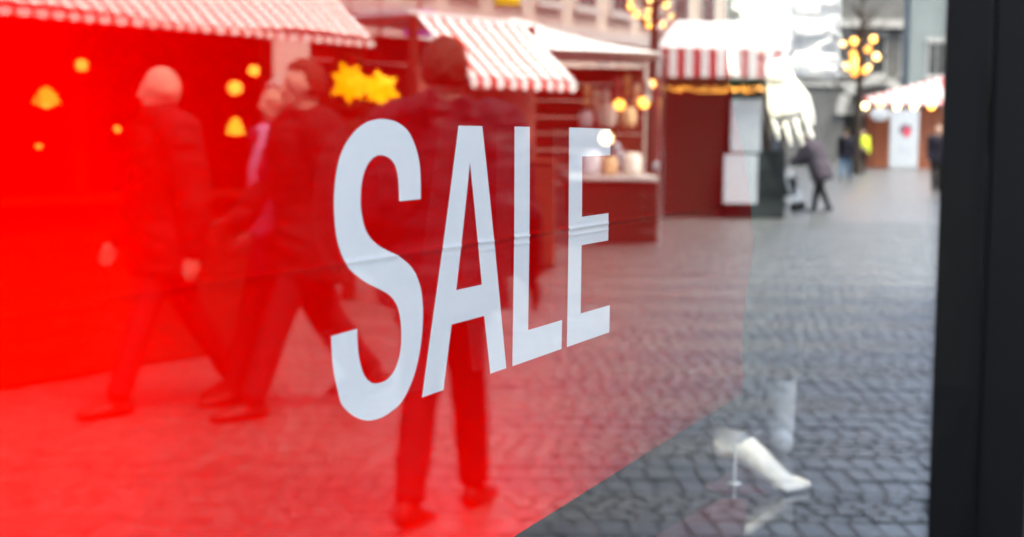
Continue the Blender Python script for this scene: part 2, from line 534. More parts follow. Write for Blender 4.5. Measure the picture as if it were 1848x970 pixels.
LET = {
    'S': [[(0.8104, 1.4594), (0.8178, 1.4633), (0.8286, 1.467), (0.8397, 1.4688), (0.8487, 1.4694), (0.8609, 1.4688), (0.8742, 1.4664), (0.8887, 1.4597), (0.9003, 1.4453), (0.9042, 1.4307), (0.9047, 1.4142), (0.8731, 1.4138), (0.8716, 1.4286), (0.868, 1.4372), (0.8602, 1.4429), (0.8468, 1.4456), (0.8356, 1.4432), (0.8272, 1.437), (0.8221, 1.4281), (0.8206, 1.4164), (0.822, 1.4073), (0.8271, 1.3971), (0.8356, 1.3899), (0.8488, 1.3838), (0.8682, 1.3778), (0.8802, 1.3731), (0.8925, 1.3665), (0.9014, 1.358), (0.9069, 1.3486), (0.9095, 1.3355), (0.9091, 1.3224), (0.906, 1.3081), (0.8996, 1.2939), (0.8893, 1.2817), (0.8778, 1.2738), (0.865, 1.2702), (0.8493, 1.2681), (0.8304, 1.2696), (0.8139, 1.2753), (0.8032, 1.2817), (0.7967, 1.2874), (0.7928, 1.2961), (0.7884, 1.3075), (0.7859, 1.3187), (0.7847, 1.3319), (0.8172, 1.3327), (0.8179, 1.3216), (0.8203, 1.3121), (0.8256, 1.302), (0.833, 1.2958), (0.8416, 1.2928), (0.8551, 1.2925), (0.8661, 1.2965), (0.8729, 1.3029), (0.8769, 1.312), (0.8775, 1.3243), (0.8747, 1.3362), (0.8688, 1.3446), (0.8588, 1.3513), (0.8454, 1.3563), (0.8304, 1.3614), (0.8195, 1.3661), (0.8059, 1.3735), (0.7962, 1.3839), (0.7903, 1.3957), (0.7878, 1.4089), (0.7875, 1.4203), (0.7893, 1.4315), (0.793, 1.4419), (0.7999, 1.4515)]],
    'A': [[(0.9651, 1.466), (1.0069, 1.466), (1.0564, 1.2722), (1.0257, 1.2722), (1.0125, 1.3195), (0.9557, 1.3194), (0.9432, 1.2723), (0.9091, 1.2723)],
          [(0.9848, 1.4389), (1.0075, 1.3444), (0.9628, 1.3443)]],
    'L': [[(1.0686, 1.4663), (1.1003, 1.4663), (1.1003, 1.2978), (1.1768, 1.2975), (1.1768, 1.2718), (1.0686, 1.2719)]],
    'E': [[(1.1895, 1.4665), (1.2977, 1.4662), (1.2977, 1.4409), (1.2226, 1.4408), (1.2226, 1.3863), (1.2938, 1.3864), (1.2938, 1.3604), (1.2226, 1.3606), (1.2226, 1.2982), (1.3012, 1.2977), (1.3012, 1.2714), (1.1895, 1.2717)]],
}


def round_outline(p):
    """Catmull-Rom through a curved outline, keeping sharp corners."""
    n = len(p); out = []
    P = [Vector((a, b)) for a, b in p]
    sharp = []
    for i in range(n):
        a = (P[i] - P[i - 1]); c = (P[(i + 1) % n] - P[i])
        sharp.append(a.angle(c) > math.radians(50))
    for i in range(n):
        p1, p2 = P[i], P[(i + 1) % n]
        p0 = P[i - 1] if not sharp[i] else p1
        p3 = P[(i + 2) % n] if not sharp[(i + 1) % n] else p2
        for t in (0, 0.33, 0.66):
            q = 0.5 * ((2 * p1) + (p2 - p0) * t + (2 * p0 - 5 * p1 + 4 * p2 - p3) * t * t + (3 * p1 - 3 * p2 + p3 - p0) * t ** 3) if not (sharp[i] and sharp[(i + 1) % n]) else p1.lerp(p2, t)
            out.append((q.x, q.y))
    return out


for ch, loops in LET.items():
    bm = bmesh.new()
    edges = []
    for lp in loops:
        if ch == 'S': lp = round_outline(lp)
        vv = [bm.verts.new((x, 0, z)) for x, z in lp]
        edges += [bm.edges.new((vv[i], vv[(i + 1) % len(vv)])) for i in range(len(vv))]
    bmesh.ops.triangle_fill(bm, use_beauty=True, use_dissolve=False, edges=edges, normal=(0, -1, 0))
    for z in [round(v, 4) for v in np.arange(1.27, 1.48, 0.02)] + [CREASE + k for k in FOLDS]:
        bmesh.ops.bisect_plane(bm, geom=bm.verts[:] + bm.edges[:] + bm.faces[:], plane_co=(0, 0, z), plane_no=(0, 0, 1))
    for x in np.arange(0.78, 1.32, 0.015):
        bmesh.ops.bisect_plane(bm, geom=bm.verts[:] + bm.edges[:] + bm.faces[:], plane_co=(x, 0, 0), plane_no=(1, 0, 0))
    for v in bm.verts: v.co.y = sheet_y(v.co.x, v.co.z) - 0.0015
    for f in bm.faces:
        if f.normal.y > 0: f.normal_flip()
    bm.normal_update()
    for f in bm.faces:
        f.smooth = True
        if f.normal.y > 0: f.normal_flip()
    me = bpy.data.meshes.new('letter'); bm.to_mesh(me); bm.free(); me.materials.append(WHITE_PRINT)
    o = bpy.data.objects.new('letter', me); C.objects.link(o); o.parent = poster
    o['label'] = 'white printed capital letter ' + ch

# ------------------------------------------------------------------ people
def joints(H, swing=(0, 0), knee=(5, 5), arm=(0, 0), elbow=(15, 15), abd=(8, 8), lean=0.0, spread=0.095):
    """Joint positions for a figure facing +X.  index 0 = left (+Y), 1 = right (-Y)."""
    k = H / 1.75
    J = {}
    hipz = 0.93 * k
    R = lambda a: math.radians(a)
    legs = []
    for i, s in ((0, 1), (1, -1)):
        hip = Vector((0, s * spread * k, hipz))
        a = R(swing[i]); kn = hip + Vector((math.sin(a), 0, -math.cos(a))) * 0.43 * k
        a2 = a - R(knee[i]); an = kn + Vector((math.sin(a2), 0, -math.cos(a2))) * 0.42 * k
        legs.append([hip, kn, an])
    low = min(l[2].z for l in legs)
    dz = 0.085 * k - low
    for l in legs:
        for p in l: p.z += dz
    J['legs'] = legs
    pel = Vector((0, 0, hipz + dz)); J['pel'] = pel
    up = Vector((math.sin(R(lean)), 0, math.cos(R(lean))))
    J['up'] = up
    J['chest'] = pel + up * 0.38 * k
    J['sh'] = pel + up * 0.50 * k
    J['neck'] = pel + up * 0.56 * k
    J['head'] = J['neck'] + (up + Vector((0.12, 0, 0))) * 0.145 * k
    arms = []
    for i, s in ((0, 1), (1, -1)):
        S = J['sh'] + Vector((0, s * 0.185 * k, -0.02 * k))
        a, b = R(arm[i]), R(abd[i])
        d = Vector((math.sin(a), s * math.sin(b), -math.cos(a) * math.cos(b))).normalized()
        E_ = S + d * 0.30 * k
        a += R(elbow[i])
        d2 = Vector((math.sin(a), s * math.sin(b) * 0.3, -math.cos(a))).normalized()
        Wr = E_ + d2 * 0.26 * k
        arms.append([S, E_, Wr, d2])
    J['arms'] = arms
    J['k'] = k
    return J


def head_fn(v):
    x, y, z = v
    # jaw narrows below, face flattens in front, brow, nose, chin
    if z < 0: y *= 1 + 0.28 * z; x *= 1 + 0.12 * z
    if x > 0: x *= 0.97
    return Vector((x, y, z))


def hand(mb, wr, d, k, side, curl=0.35, n=8, thumb_dir=None, r=0.0088):
    """Palm and five bent fingers hanging from the wrist along d; the thumb leaves the front side of the palm."""
    d = d.normalized(); fwd_ = thumb_dir or Vector((1, 0, 0))
    fwd_ = (fwd_ - d * fwd_.dot(d)).normalized()
    inw = d.cross(fwd_) * 1.0
    if inw.y * side > 0: inw = -inw            # palm faces the thigh
    pal = wr + d * 0.085 * k
    mb.tube([wr, wr + d * 0.03 * k, wr + d * 0.07 * k, pal], [(0.026 * k, 0.021 * k), (0.033 * k, 0.019 * k), (0.041 * k, 0.016 * k), (0.039 * k, 0.013 * k)], n=14, flat=fwd_)
    for q, (o, ln) in enumerate(((0.030, 0.071), (0.010, 0.080), (-0.010, 0.074), (-0.029, 0.058))):
        b0 = pal + fwd_ * o * k - d * 0.012 * k
        pts = [b0]; dd = d + fwd_ * o * 1.6
        for s_ in range(3):
            dd = (dd + inw * curl * (0.30 + 0.12 * s_)).normalized()
            pts.append(pts[-1] + dd * ln * k * (0.48, 0.30, 0.24)[s_])
        mb.tube(pts, [r * k * 1.06, r * k, r * k * 0.92, r * k * 0.78], n=n)
    t0 = wr + d * 0.030 * k + fwd_ * 0.022 * k
    t1 = t0 + (d * 0.85 + fwd_ * 0.45 + inw * 0.30).normalized() * 0.040 * k
    t2 = t1 + (d * 1.0 + fwd_ * 0.05 + inw * 0.25).normalized() * 0.030 * k
    t3 = t2 + (d * 1.0 - fwd_ * 0.1 + inw * 0.2).normalized() * 0.022 * k
    mb.tube([t0, t1, t2, t3], [r * k * 1.45, r * k * 1.2, r * k * 1.05, r * k * 0.85], n=n)


def torso_loft(mb, J, grow=0.0, z0=-0.06, z1=0.55, slim=1.0):
    k = J['k']; up = J['up']
    prof = [(-0.22, 0.120, 0.170), (-0.10, 0.122, 0.180), (0.0, 0.118, 0.172), (0.12, 0.105, 0.150), (0.22, 0.108, 0.152), (0.34, 0.118, 0.172), (0.44, 0.108, 0.182), (0.51, 0.080, 0.150), (0.55, 0.055, 0.085)]
    pts, rad = [], []
    zsn = [z0] + [p[0] for p in prof if z0 < p[0] < z1] + [z1]
    for z in zsn:
        ra = float(np.interp(z, [p[0] for p in prof], [p[1] for p in prof])); rb = float(np.interp(z, [p[0] for p in prof], [p[2] for p in prof]))
        pts.append(J['pel'] + up * z * k); rad.append(((rb * slim + grow) * k, (ra * slim + grow) * k))
    mb.tube(pts, rad, n=18, flat=(0, 1, 0), caps=False)


def person(name, depth, lat, face, label, H=1.75, coat=None, trousers=None, hair=None, voxel=0.012, coat_len=-0.16, collar=0.0, hood=False,
           bald=False, bulk=0.0, gloves=False, group=None, extras=None, **pose):
    root = frame(name, depth, lat, face)
    tag(root, label, 'person', group)
    J = joints(H, **pose); k = J['k']
    # body: one continuous skin (head, neck, torso, arms with hands, legs, feet)
    mb = MB()
    hd = J['head']
    mb.ball(hd, 0.098 * k, 0.077 * k, 0.118 * k, nu=20, nv=14, fn=head_fn)
    mb.ball(hd + Vector((0.052, 0, -0.065)) * k, 0.042 * k, 0.042 * k, 0.045 * k)                      # jaw and chin
    mb.tube([hd + Vector((0.092, 0, 0.012)) * k, hd + Vector((0.112, 0, -0.028)) * k], [0.010 * k, 0.017 * k], n=8)   # nose
    mb.tube([hd + Vector((0.084, -0.035, 0.022)) * k, hd + Vector((0.094, 0, 0.026)) * k, hd + Vector((0.084, 0.035, 0.022)) * k], 0.011 * k, n=8)  # brow
    mb.tube([hd + Vector((0.088, -0.02, -0.058)) * k, hd + Vector((0.095, 0, -0.058)) * k, hd + Vector((0.088, 0.02, -0.058)) * k], 0.009 * k, n=8)  # lips
    for s in (-1, 1): mb.ball(hd + Vector((-0.008, s * 0.077, -0.008)) * k, 0.022 * k, 0.010 * k, 0.032 * k)            # ears
    mb.tube([J['neck'] - J['up'] * 0.06 * k, hd - Vector((0.01, 0, 0.05)) * k], [0.062 * k, 0.056 * k], n=12)
    torso_loft(mb, J)
    for i, (S, E_, Wr, d2) in enumerate(J['arms']):
        mb.tube([S, S.lerp(E_, 0.5), E_, E_.lerp(Wr, 0.35), Wr], [0.052 * k, 0.047 * k, 0.038 * k, 0.038 * k, 0.027 * k], n=10)
        hand(mb, Wr, d2, k, 1 if i == 0 else -1, r=0.0095)
    for i, (h_, kn, an) in enumerate(J['legs']):
        mb.tube([h_, h_.lerp(kn, 0.5), kn, kn.lerp(an, 0.35), an], [0.085 * k, 0.072 * k, 0.052 * k, 0.052 * k, 0.036 * k], n=12)
        mb.tube([an + Vector((-0.02, 0, -0.02)) * k, an + Vector((0.02, 0, -0.035)) * k, an + Vector((0.045, 0, -0.042)) * k], [0.030 * k, 0.024 * k, 0.018 * k], n=10)
    fuse(mb, 'body', SKIN, root, voxel)
    # trousers
    mb = MB()
    torso_loft(mb, J, 0.012, -0.20, 0.06)
    for h_, kn, an in J['legs']:
        e = kn.lerp(an, 0.97)
        mb.tube([h_, h_.lerp(kn, 0.5), kn, kn.lerp(an, 0.4), e], [0.102 * k, 0.088 * k, 0.071 * k, 0.067 * k, 0.060 * k], n=14, caps=False)
    fuse(mb, 'trousers', trousers, root, voxel, 2, 0.006, 7, (1, 1, 1.4))
    # shoes
    for i, (h_, kn, an) in enumerate(J['legs']):
        sh = MB()
        pitch = math.radians(pose.get('swing', (0, 0))[i] - pose.get('knee', (5, 5))[i])
        def f(x, z):
            if pitch >= -0.12: return an + Vector((x, 0, z)) * k
            c, s_ = math.cos(-pitch * 0.4), math.sin(-pitch * 0.4)
            return an + Vector((x * c + z * s_, 0, -x * s_ + z * c)) * k
        sh.tube([f(-0.055, -0.035), f(0.0, -0.038), f(0.08, -0.048), f(0.15, -0.056), f(0.19, -0.060)], [(0.036 * k, 0.044 * k), (0.040 * k, 0.044 * k), (0.044 * k, 0.036 * k), (0.044 * k, 0.028 * k), (0.034 * k, 0.020 * k)], n=12)
        sh.tube([f(0, 0.06), f(0.0, -0.02)], [0.05 * k, 0.046 * k], n=12)
        fuse(sh, 'shoe', SHOE, root, voxel * 0.8, 2)
    # coat
    mb = MB()
    torso_loft(mb, J, 0.038 + bulk, coat_len, 0.53)
    for S, E_, Wr, d2 in J['arms']:
        mb.tube([S + J['up'] * 0.01, S.lerp(E_, 0.5), E_, E_.lerp(Wr, 0.5), E_.lerp(Wr, 0.98)], [(0.088 + bulk) * k, (0.080 + bulk) * k, (0.070 + bulk) * k, (0.062 + bulk * 0.7) * k, 0.052 * k], n=14, caps=True)
    nk = J['neck']
    if hood:
        mb.tube([nk + Vector((0.02, -0.11, -0.02)) * k, nk + Vector((-0.09, -0.08, 0.01)) * k, nk + Vector((-0.13, 0, 0.02)) * k, nk + Vector((-0.09, 0.08, 0.01)) * k, nk + Vector((0.02, 0.11, -0.02)) * k],
                [0.05 * k, 0.062 * k, 0.075 * k, 0.062 * k, 0.05 * k], n=12)
    mb.tube([nk - J['up'] * 0.05 * k, nk + J['up'] * (0.02 + collar) * k], [0.095 * k, 0.078 * k], n=16, caps=False)
    fuse(mb, 'coat', coat, root, voxel, 2, 0.016, 7, (1, 1, 2.2))
    # hair
    if not bald:
        mb = MB()
        def hf(v):
            z = v.z
            if v.x > 0.25 and z < 0.45: return Vector((0.2, v.y * 0.9, max(z, 0.3)))
            if z < -0.45: return Vector((v.x * 0.9, v.y * 0.85, -0.45 - (abs(z) - 0.45) * 0.15))
            return Vector((v.x, v.y, z))
        mb.ball(hd + Vector((-0.008, 0, 0.012)) * k, 0.108 * k, 0.089 * k, 0.124 * k, nu=22, nv=16, fn=hf)
        fuse(mb, 'hair', hair, root, voxel * 0.8, 2, 0.006, 30)
    if gloves:
        for i, (S, E_, Wr, d2) in enumerate(J['arms']):
            mb = MB(); hand(mb, Wr, d2, k * 1.06, 1 if i == 0 else -1, r=0.0125)
            fuse(mb, 'glove', SHOE, root, voxel * 0.6, 1)
    if extras: extras(root, J)
    return root


navy = mat('navy_jacket', (0.008, 0.007, 0.014), 0.55, var=0.2, bump=0.1)
jean = mat('dark_jeans', (0.007, 0.007, 0.010), 0.8, var=0.2)
char = mat('charcoal_coat', (0.008, 0.007, 0.008), 0.8, var=0.2)
black_c = mat('black_coat', (0.005, 0.005, 0.006), 0.75, var=0.2)
plum = mat('plum_coat', (0.05, 0.015, 0.045), 0.8, var=0.2)
greyc = mat('grey_purple_coat', (0.055, 0.045, 0.06), 0.8, var=0.15)
pale = mat('pale_grey_wool', (0.42, 0.44, 0.46), 0.9, var=0.1)
bluej = mat('blue_jeans', (0.04, 0.09, 0.16), 0.8, var=0.2)
hivis = mat('hi_vis', (0.55, 0.65, 0.05), 0.6, var=0.05)
scarf_m = mat('pink_violet_scarf', (0.55, 0.30, 0.55), 0.9, var=0.2)


def man_extras(root, J):
    k = J['k']; ch = J['chest']
    MB().tube([ch + Vector((-0.165, 0.12, 0.10)), ch + Vector((-0.19, 0.02, -0.08)), ch + Vector((-0.16, -0.14, -0.26)), ch + Vector((-0.06, -0.225, -0.36))], (0.020, 0.006), n=8).build('bag_strap', char, root, True)


person('person', 5.42, -0.25, 18, 'man in dark hooded jacket seen from behind, walking, largest reflected figure', H=1.82, coat=navy, trousers=jean, hair=BROWN_HAIR, gloves=True, hood=True, collar=0.03, bulk=0.034,
       coat_len=-0.14, voxel=0.011, swing=(14, -10), knee=(3, 6), arm=(-10, -10), elbow=(45, 45), abd=(17, 17), spread=0.058, extras=man_extras)


def neck_wrap(root, J):
    nk = J['neck']
    MB().tube([nk + Vector((0.02, 0, -0.05)), nk + Vector((0.03, 0, 0.02)), nk + Vector((0.04, 0, 0.085))], [(0.10, 0.11), (0.095, 0.105), (0.085, 0.10)], n=18, caps=False).build('scarf', black_c, root, True)


person('person', 7.55, -1.80, -122, 'bald man in black coat left of the couple, under the long awning', H=1.84, coat=black_c, trousers=jean, bald=True, voxel=0.013, coat_len=-0.2, bulk=0.03,
       swing=(-20, 22), knee=(14, 4), arm=(8, -10), elbow=(22, 12), abd=(9, 9), extras=neck_wrap)


def scarf_extras(root, J):
    nk = J['neck']
    sc_ = MB().tube([nk + Vector((0.10, 0.02, 0.0)), nk + Vector((0.02, 0.11, 0.01)), nk + Vector((-0.09, 0.02, 0.02)), nk + Vector((0.0, -0.11, 0.01)), nk + Vector((0.11, -0.02, -0.03)), nk + Vector((0.165, 0.03, -0.2)), nk + Vector((0.165, 0.04, -0.42))], [(0.05, 0.035)] * 5 + [(0.05, 0.018)] * 2, n=10)
    sc_.build('scarf', scarf_m, root, True)


person('person', 7.75, -1.22, -128, 'woman in plum coat with pale scarf, walking beside the tallest of the couple', H=1.77, coat=plum, trousers=jean, hair=GREY_HAIR, gloves=True, voxel=0.013, coat_len=-0.22, bulk=0.015,
       swing=(20, -20), knee=(5, 16), arm=(-12, 16), elbow=(20, 35), extras=scarf_extras)
person('person', 7.5, -1.06, -118, 'man in charcoal coat with turned head, between bald man and hooded man', H=1.88, coat=char, trousers=jean, hair=BROWN_HAIR, gloves=True, voxel=0.013, coat_len=-0.22, bulk=0.03,
       swing=(-20, 24), knee=(16, 5), arm=(16, -14), elbow=(40, 15), collar=0.02)
person('person', 28.1, 5.95, -55, 'stooped grey haired person in grey coat pushing a walking frame down the street', H=1.62, coat=greyc, trousers=char, hair=GREY_HAIR, gloves=True, voxel=0.022, coat_len=-0.26, bulk=0.07,
       swing=(12, -12), knee=(4, 12), arm=(35, 35), elbow=(30, 30), lean=22)
person('person', 48.0, 11.0, 20, 'distant person in navy jacket and blue jeans left of the vest wearer', H=1.78, coat=navy, trousers=bluej, hair=BROWN_HAIR, voxel=0.03, swing=(18, -18), knee=(4, 14), arm=(-10, 10))
person('person', 58.0, 13.95, 190, 'far person in a yellow green safety vest by the far stall', H=1.75, coat=hivis, trousers=char, hair=BROWN_HAIR, voxel=0.03, coat_len=0.14, swing=(6, -6), arm=(0, 5))
person('person', 38.5, 11.25, 185, 'distant person in dark blue coat by the dark window frame', H=1.82, coat=navy, trousers=char, hair=BROWN_HAIR, voxel=0.03, swing=(10, -12), knee=(4, 10), arm=(5, -5))
person('person', 13.2, -0.62, 30, 'customer in dark clothes standing at the striped kiosk behind the hooded man', H=1.72, coat=plum, trousers=jean, hair=BROWN_HAIR, voxel=0.02, swing=(3, -3), arm=(20, 10), elbow=(40, 20))

# walking frame pushed by the stooped person
wf = frame('walking_frame', 28.4, 5.40, -65)
tag(wf, 'wheeled walking frame with dark bag in front of the stooped person', 'walking frame')
for s in (-1, 1):
    MB().tube([(-0.15, s * 0.27, 0.92), (0.0, s * 0.27, 0.9), (0.18, s * 0.27, 0.12)], 0.016, n=8).build('side_rail', CHROME, wf)
    MB().tube([(0.02, s * 0.27, 0.8), (-0.2, s * 0.27, 0.12)], 0.014, n=8).build('leg', CHROME, wf)
    for x in (0.18, -0.2):
        MB().tube([(x, s * 0.27 - 0.02, 0.10), (x, s * 0.27 + 0.02, 0.10)], 0.10, n=16, caps=False).build('wheel', SHOE, wf)
MB().bev(-0.12, 0.14, -0.24, 0.24, 0.3, 0.66, 0.03).build('bag', char, wf)
MB().bev(-0.14, 0.12, -0.25, 0.25, 0.68, 0.72, 0.01).build('seat', pale, wf)

# ------------------------------------------------------------------ mannequin in the display
mq = empty('mannequin', (3.14, 0.325, FLOOR_Z), math.radians(-90))
tag(mq, 'white shop mannequin in white jacket and dark trousers beside the poster edge', 'mannequin')
J = joints(1.78, swing=(0, 0), knee=(0, 0), arm=(-30, 4), elbow=(0, 11), abd=(8, 14), spread=0.08)
k = J['k']
J['legs'][0][1] = Vector((-0.01, 0.17, 0.50)); J['legs'][0][2] = Vector((-0.02, 0.285, 0.085))
J['legs'][1][1] = Vector((0.005, -0.085, 0.52)); J['legs'][1][2] = Vector((-0.035, -0.082, 0.145))
mb = MB()
mb.ball(J['head'], 0.098 * k, 0.077 * k, 0.122 * k, nu=20, nv=14, fn=head_fn)
mb.tube([J['neck'] - J['up'] * 0.06, J['head'] - Vector((0.01, 0, 0.05))], [0.058, 0.054], n=12)
torso_loft(mb, J, 0, -0.08, 0.55, 0.9)
for h_, kn, an in J['legs']:
    mb.tube([h_, h_.lerp(kn, 0.5), kn, kn.lerp(an, 0.35), an], [0.082, 0.068, 0.050, 0.050, 0.032], n=14)
fuse(mb, 'body', MANNEQUIN, mq, 0.010)
for i, (S, E_, Wr, d2) in enumerate(J['arms']):
    mb = MB()
    mb.tube([S, S.lerp(E_, 0.5), E_, E_.lerp(Wr, 0.35), Wr + d2 * 0.01], [0.050, 0.045, 0.037, 0.037, 0.027], n=18)
    hand(mb, Wr, d2, k * 0.98, 1 if i == 0 else -1, curl=0.30, n=12, r=0.0080)
    fuse(mb, 'arm', MANNEQUIN, mq, 0.003 if i else 0.007, 2)
for i, (h_, kn, an) in enumerate(J['legs']):
    mb = MB()
    yaw_f = math.radians(-4 if i else 112)
    c, s_ = math.cos(yaw_f), math.sin(yaw_f)
    def P(x, y, z): return Vector((an.x + x * c - y * s_, an.y + x * s_ + y * c, z))
    if i:      # tiptoe foot: heel lifted, ball of the foot on the floor
        mb.tube([an + Vector((0, 0, 0.06)), P(-0.004, 0, an.z - 0.01), P(-0.020, 0, 0.085)], [0.035, 0.033, 0.030], n=16)
        mb.tube([P(-0.022, 0, 0.090), P(0.025, 0, 0.080), P(0.075, 0, 0.046), P(0.112, 0, 0.022)], [(0.027, 0.028), (0.032, 0.034), (0.039, 0.025), (0.042, 0.017)], n=18)
        tx, tz = 0.105, 0.017
    else:      # flat foot, turned away
        mb.tube([an + Vector((0, 0, 0.10)), P(0, 0, 0.06), P(-0.012, 0, 0.032)], [0.036, 0.034, 0.030], n=16)
        mb.tube([P(-0.03, 0, 0.030), P(0.04, 0, 0.042), P(0.10, 0, 0.026), P(0.14, 0, 0.017)], [(0.028, 0.028), (0.034, 0.036), (0.040, 0.022), (0.042, 0.015)], n=18)
        tx, tz = 0.135, 0.014
    for q, (o_, ln, r_) in enumerate(((0.028, 0.050, 0.0125), (0.010, 0.047, 0.0100), (-0.006, 0.042, 0.0095), (-0.020, 0.035, 0.009), (-0.033, 0.027, 0.0085))):
        oy = o_ if i else -o_
        mb.tube([P(tx, oy, tz), P(tx + ln * 0.6, oy * 1.05, tz - 0.002), P(tx + ln, oy * 1.05, 0.010)], [r_, r_, r_ * 0.85], n=10)
    fuse(mb, 'foot', MANNEQUIN, mq, 0.0038, 3)
# trousers, tapered, one leg ending higher above the ankle
mb = MB()
torso_loft(mb, J, 0.006, -0.19, 0.06, 0.9)
for i, (h_, kn, an) in enumerate(J['legs']):
    e = kn.lerp(an, 1.04 if i else 0.74)
    mb.tube([h_, h_.lerp(kn, 0.5), kn, kn.lerp(an, 0.4), e], [0.096, 0.082, 0.068, 0.060, 0.050], n=18, caps=False)
fuse(mb, 'trousers', TROUSER_D, mq, 0.008, 2, 0.010, 9, (1, 1, 1.6))
# white quilted jacket with gathered hem
mb = MB()
torso_loft(mb, J, 0.030, -0.02, 0.53, 0.92)
for z in (-0.04, 0.02, 0.08, 0.14, 0.20, 0.26, 0.32, 0.38, 0.44):
    mb.tube([J['pel'] + Vector((0, 0, z - 0.036)), J['pel'] + Vector((0, 0, z - 0.02)), J['pel'] + Vector((0, 0, z + 0.01)), J['pel'] + Vector((0, 0, z + 0.036))], [(0.186, 0.142), (0.198, 0.152), (0.200, 0.154), (0.188, 0.144)], n=24, flat=(0, 1, 0), caps=False)
for S, E_, Wr, d2 in J['arms']:
    e = E_.lerp(Wr, 0.78)
    mb.tube([S, S.lerp(E_, 0.5), E_, E_.lerp(e, 0.6), e], [0.088, 0.080, 0.072, 0.064, 0.046], n=18)
fuse(mb, 'jacket', JACKET_W, mq, 0.007, 2, 0.006, 16, (0.7, 0.7, 2.2))
STEEL = mat('brushed_steel', (0.7, 0.72, 0.73), 0.25, 0.4, var=0, spec=0.5)
# steel stand rod by the foot, nearer the poster
st = empty('stand_rod', (2.932, 0.325, FLOOR_Z))
tag(st, 'thin chrome rod with collar standing behind the mannequin foot', 'stand')
MB().tube([(0, 0, 0.002), (0, 0, 0.115)], [0.0042, 0.0042], n=12).build('rod', STEEL, st, True)
MB().tube([(0, 0, 0.030), (0, 0, 0.035)], 0.016, n=20, caps=False).build('collar', STEEL, st, True)

# red card lying on the display floor
RED_PIECE = mat('red_floor_piece', (0.085, 0.008, 0.012), 0.7, var=0.05)
rc = MB()
pts = [(2.981, 0.403), (3.215, 0.388), (3.132, 0.253), (3.009, 0.255), (2.948, 0.347)]
n = len(pts)
rc.add([(x, y, FLOOR_Z + 0.002) for x, y in pts] + [(x, y, FLOOR_Z + 0.004) for x, y in pts], [tuple(range(n))[::-1], tuple(range(n, 2 * n))] + [(i, (i + 1) % n, n + (i + 1) % n, n + i) for i in range(n)])
tag(rc.build('red_floor_piece', RED_PIECE), 'red card lying on the floor under the mannequin foot', 'card')
rc = MB()  # solid red piece standing in for a reflection in the polished floor
pts = [(2.905, 0.345), (2.569, 0.383), (2.45, 0.26), (2.62, 0.225), (2.925, 0.29)]
rc.add([(x, y, FLOOR_Z + 0.002) for x, y in pts] + [(x, y, FLOOR_Z + 0.004) for x, y in pts], [tuple(range(n))[::-1], tuple(range(n, 2 * n))] + [(i, (i + 1) % n, n + (i + 1) % n, n + i) for i in range(n)])
tag(rc.build('red_floor_piece', RED_PIECE), 'red reflection in the floor, shaped as a flat card, nearest the bottom of the photo', 'card')

# display lighting: ceiling downlights over the mannequin, lamp behind the left of the poster
LED = mat('led', (1, 1, 1), 0.5, var=0, emit=(1, 0.97, 0.92), estr=5.0)


def downlight(x, y, energy, label, target, cone):
    r = empty('downlight', (x, y, 2.9)); tag(r, label, 'downlight', 'display downlights')
    MB().tube([(0, 0, -0.05), (0, 0, 0)], 0.05, n=20, caps=False).build('housing', BLACK_METAL, r)
    MB().tube([(0, 0, -0.056), (0, 0, -0.052)], 0.03, n=20, caps=False).build('lens', LED, r)
    L_ = bpy.data.lights.new('downlight_beam', 'SPOT'); L_.energy = energy; L_.spot_size = math.radians(cone); L_.spot_blend = 0.6; L_.shadow_soft_size = 0.03
    L_.color = (1.0, 0.96, 0.9)
    lo = bpy.data.objects.new('beam', L_); C.objects.link(lo); lo.parent = r; lo.location = (0, 0, -0.06)
    dv = Vector(target) - Vector((x, y, 2.84))
    lo.rotation_euler = dv.to_track_quat('-Z', 'Y').to_euler()


downlight(2.05, 0.30, 95, 'ceiling downlight nearest the poster', (2.95, 0.25, 1.65), 26)
downlight(2.20, 0.24, 20, 'middle ceiling downlight above the mannequin', (3.12, 0.25, 0.78), 24)
downlight(2.62, 0.06, 48, 'ceiling downlight nearest the dark frame', (3.12, 0.18, 1.75), 24)

dl = empty('display_lamp', (0.30, 0.33, FLOOR_Z)); tag(dl, 'upright display lamp standing behind the left part of the poster', 'lamp')
MB().tube([(0, 0, 0.006), (0, 0, 0.02)], 0.11, n=24, caps=False).build('base', BLACK_METAL, dl)
MB().tube([(0, 0, 0.02), (0, 0, 0.52)], 0.010, n=10).build('stem', BLACK_METAL, dl)
MB().tube([(0, 0, 0.54), (0, 0, 0.82)], 0.022, n=14).build('tube', LED, dl)
L_ = bpy.data.lights.new('display_lamp_light', 'POINT'); L_.energy = 5.0; L_.shadow_soft_size = 0.05; L_.color = (1, 0.95, 0.88)
lo = bpy.data.objects.new('glow', L_); C.objects.link(lo); lo.parent = dl; lo.location = (0, -0.03, 0.68)

ul = empty('floor_uplight', (0.95, 0.25, FLOOR_Z)); tag(ul, 'small uplight standing on the display floor behind the lettering', 'lamp')
MB().tube([(0, 0, 0.004), (0, 0, 0.02)], 0.08, n=20, caps=False).build('base', BLACK_METAL, ul)
MB().tube([(0, 0, 0.02), (0, 0, 0.16)], 0.009, n=10).build('stem', BLACK_METAL, ul)
MB().tube([(-0.12, 0, 0.19), (0.12, 0, 0.19)], 0.016, n=14, flat=(0, 1, 0)).build('tube', LED, ul)
L_ = bpy.data.lights.new('uplight_light', 'POINT'); L_.energy = 2.5; L_.shadow_soft_size = 0.05; L_.color = (1, 0.95, 0.88)
lo = bpy.data.objects.new('glow', L_); C.objects.link(lo); lo.parent = ul; lo.location = (0, 0, 0.26)

# ------------------------------------------------------------------ market stalls (local X = along the front, local Y = away from the shop)
ALONG = math.degrees(math.atan2(-0.539, -0.842))


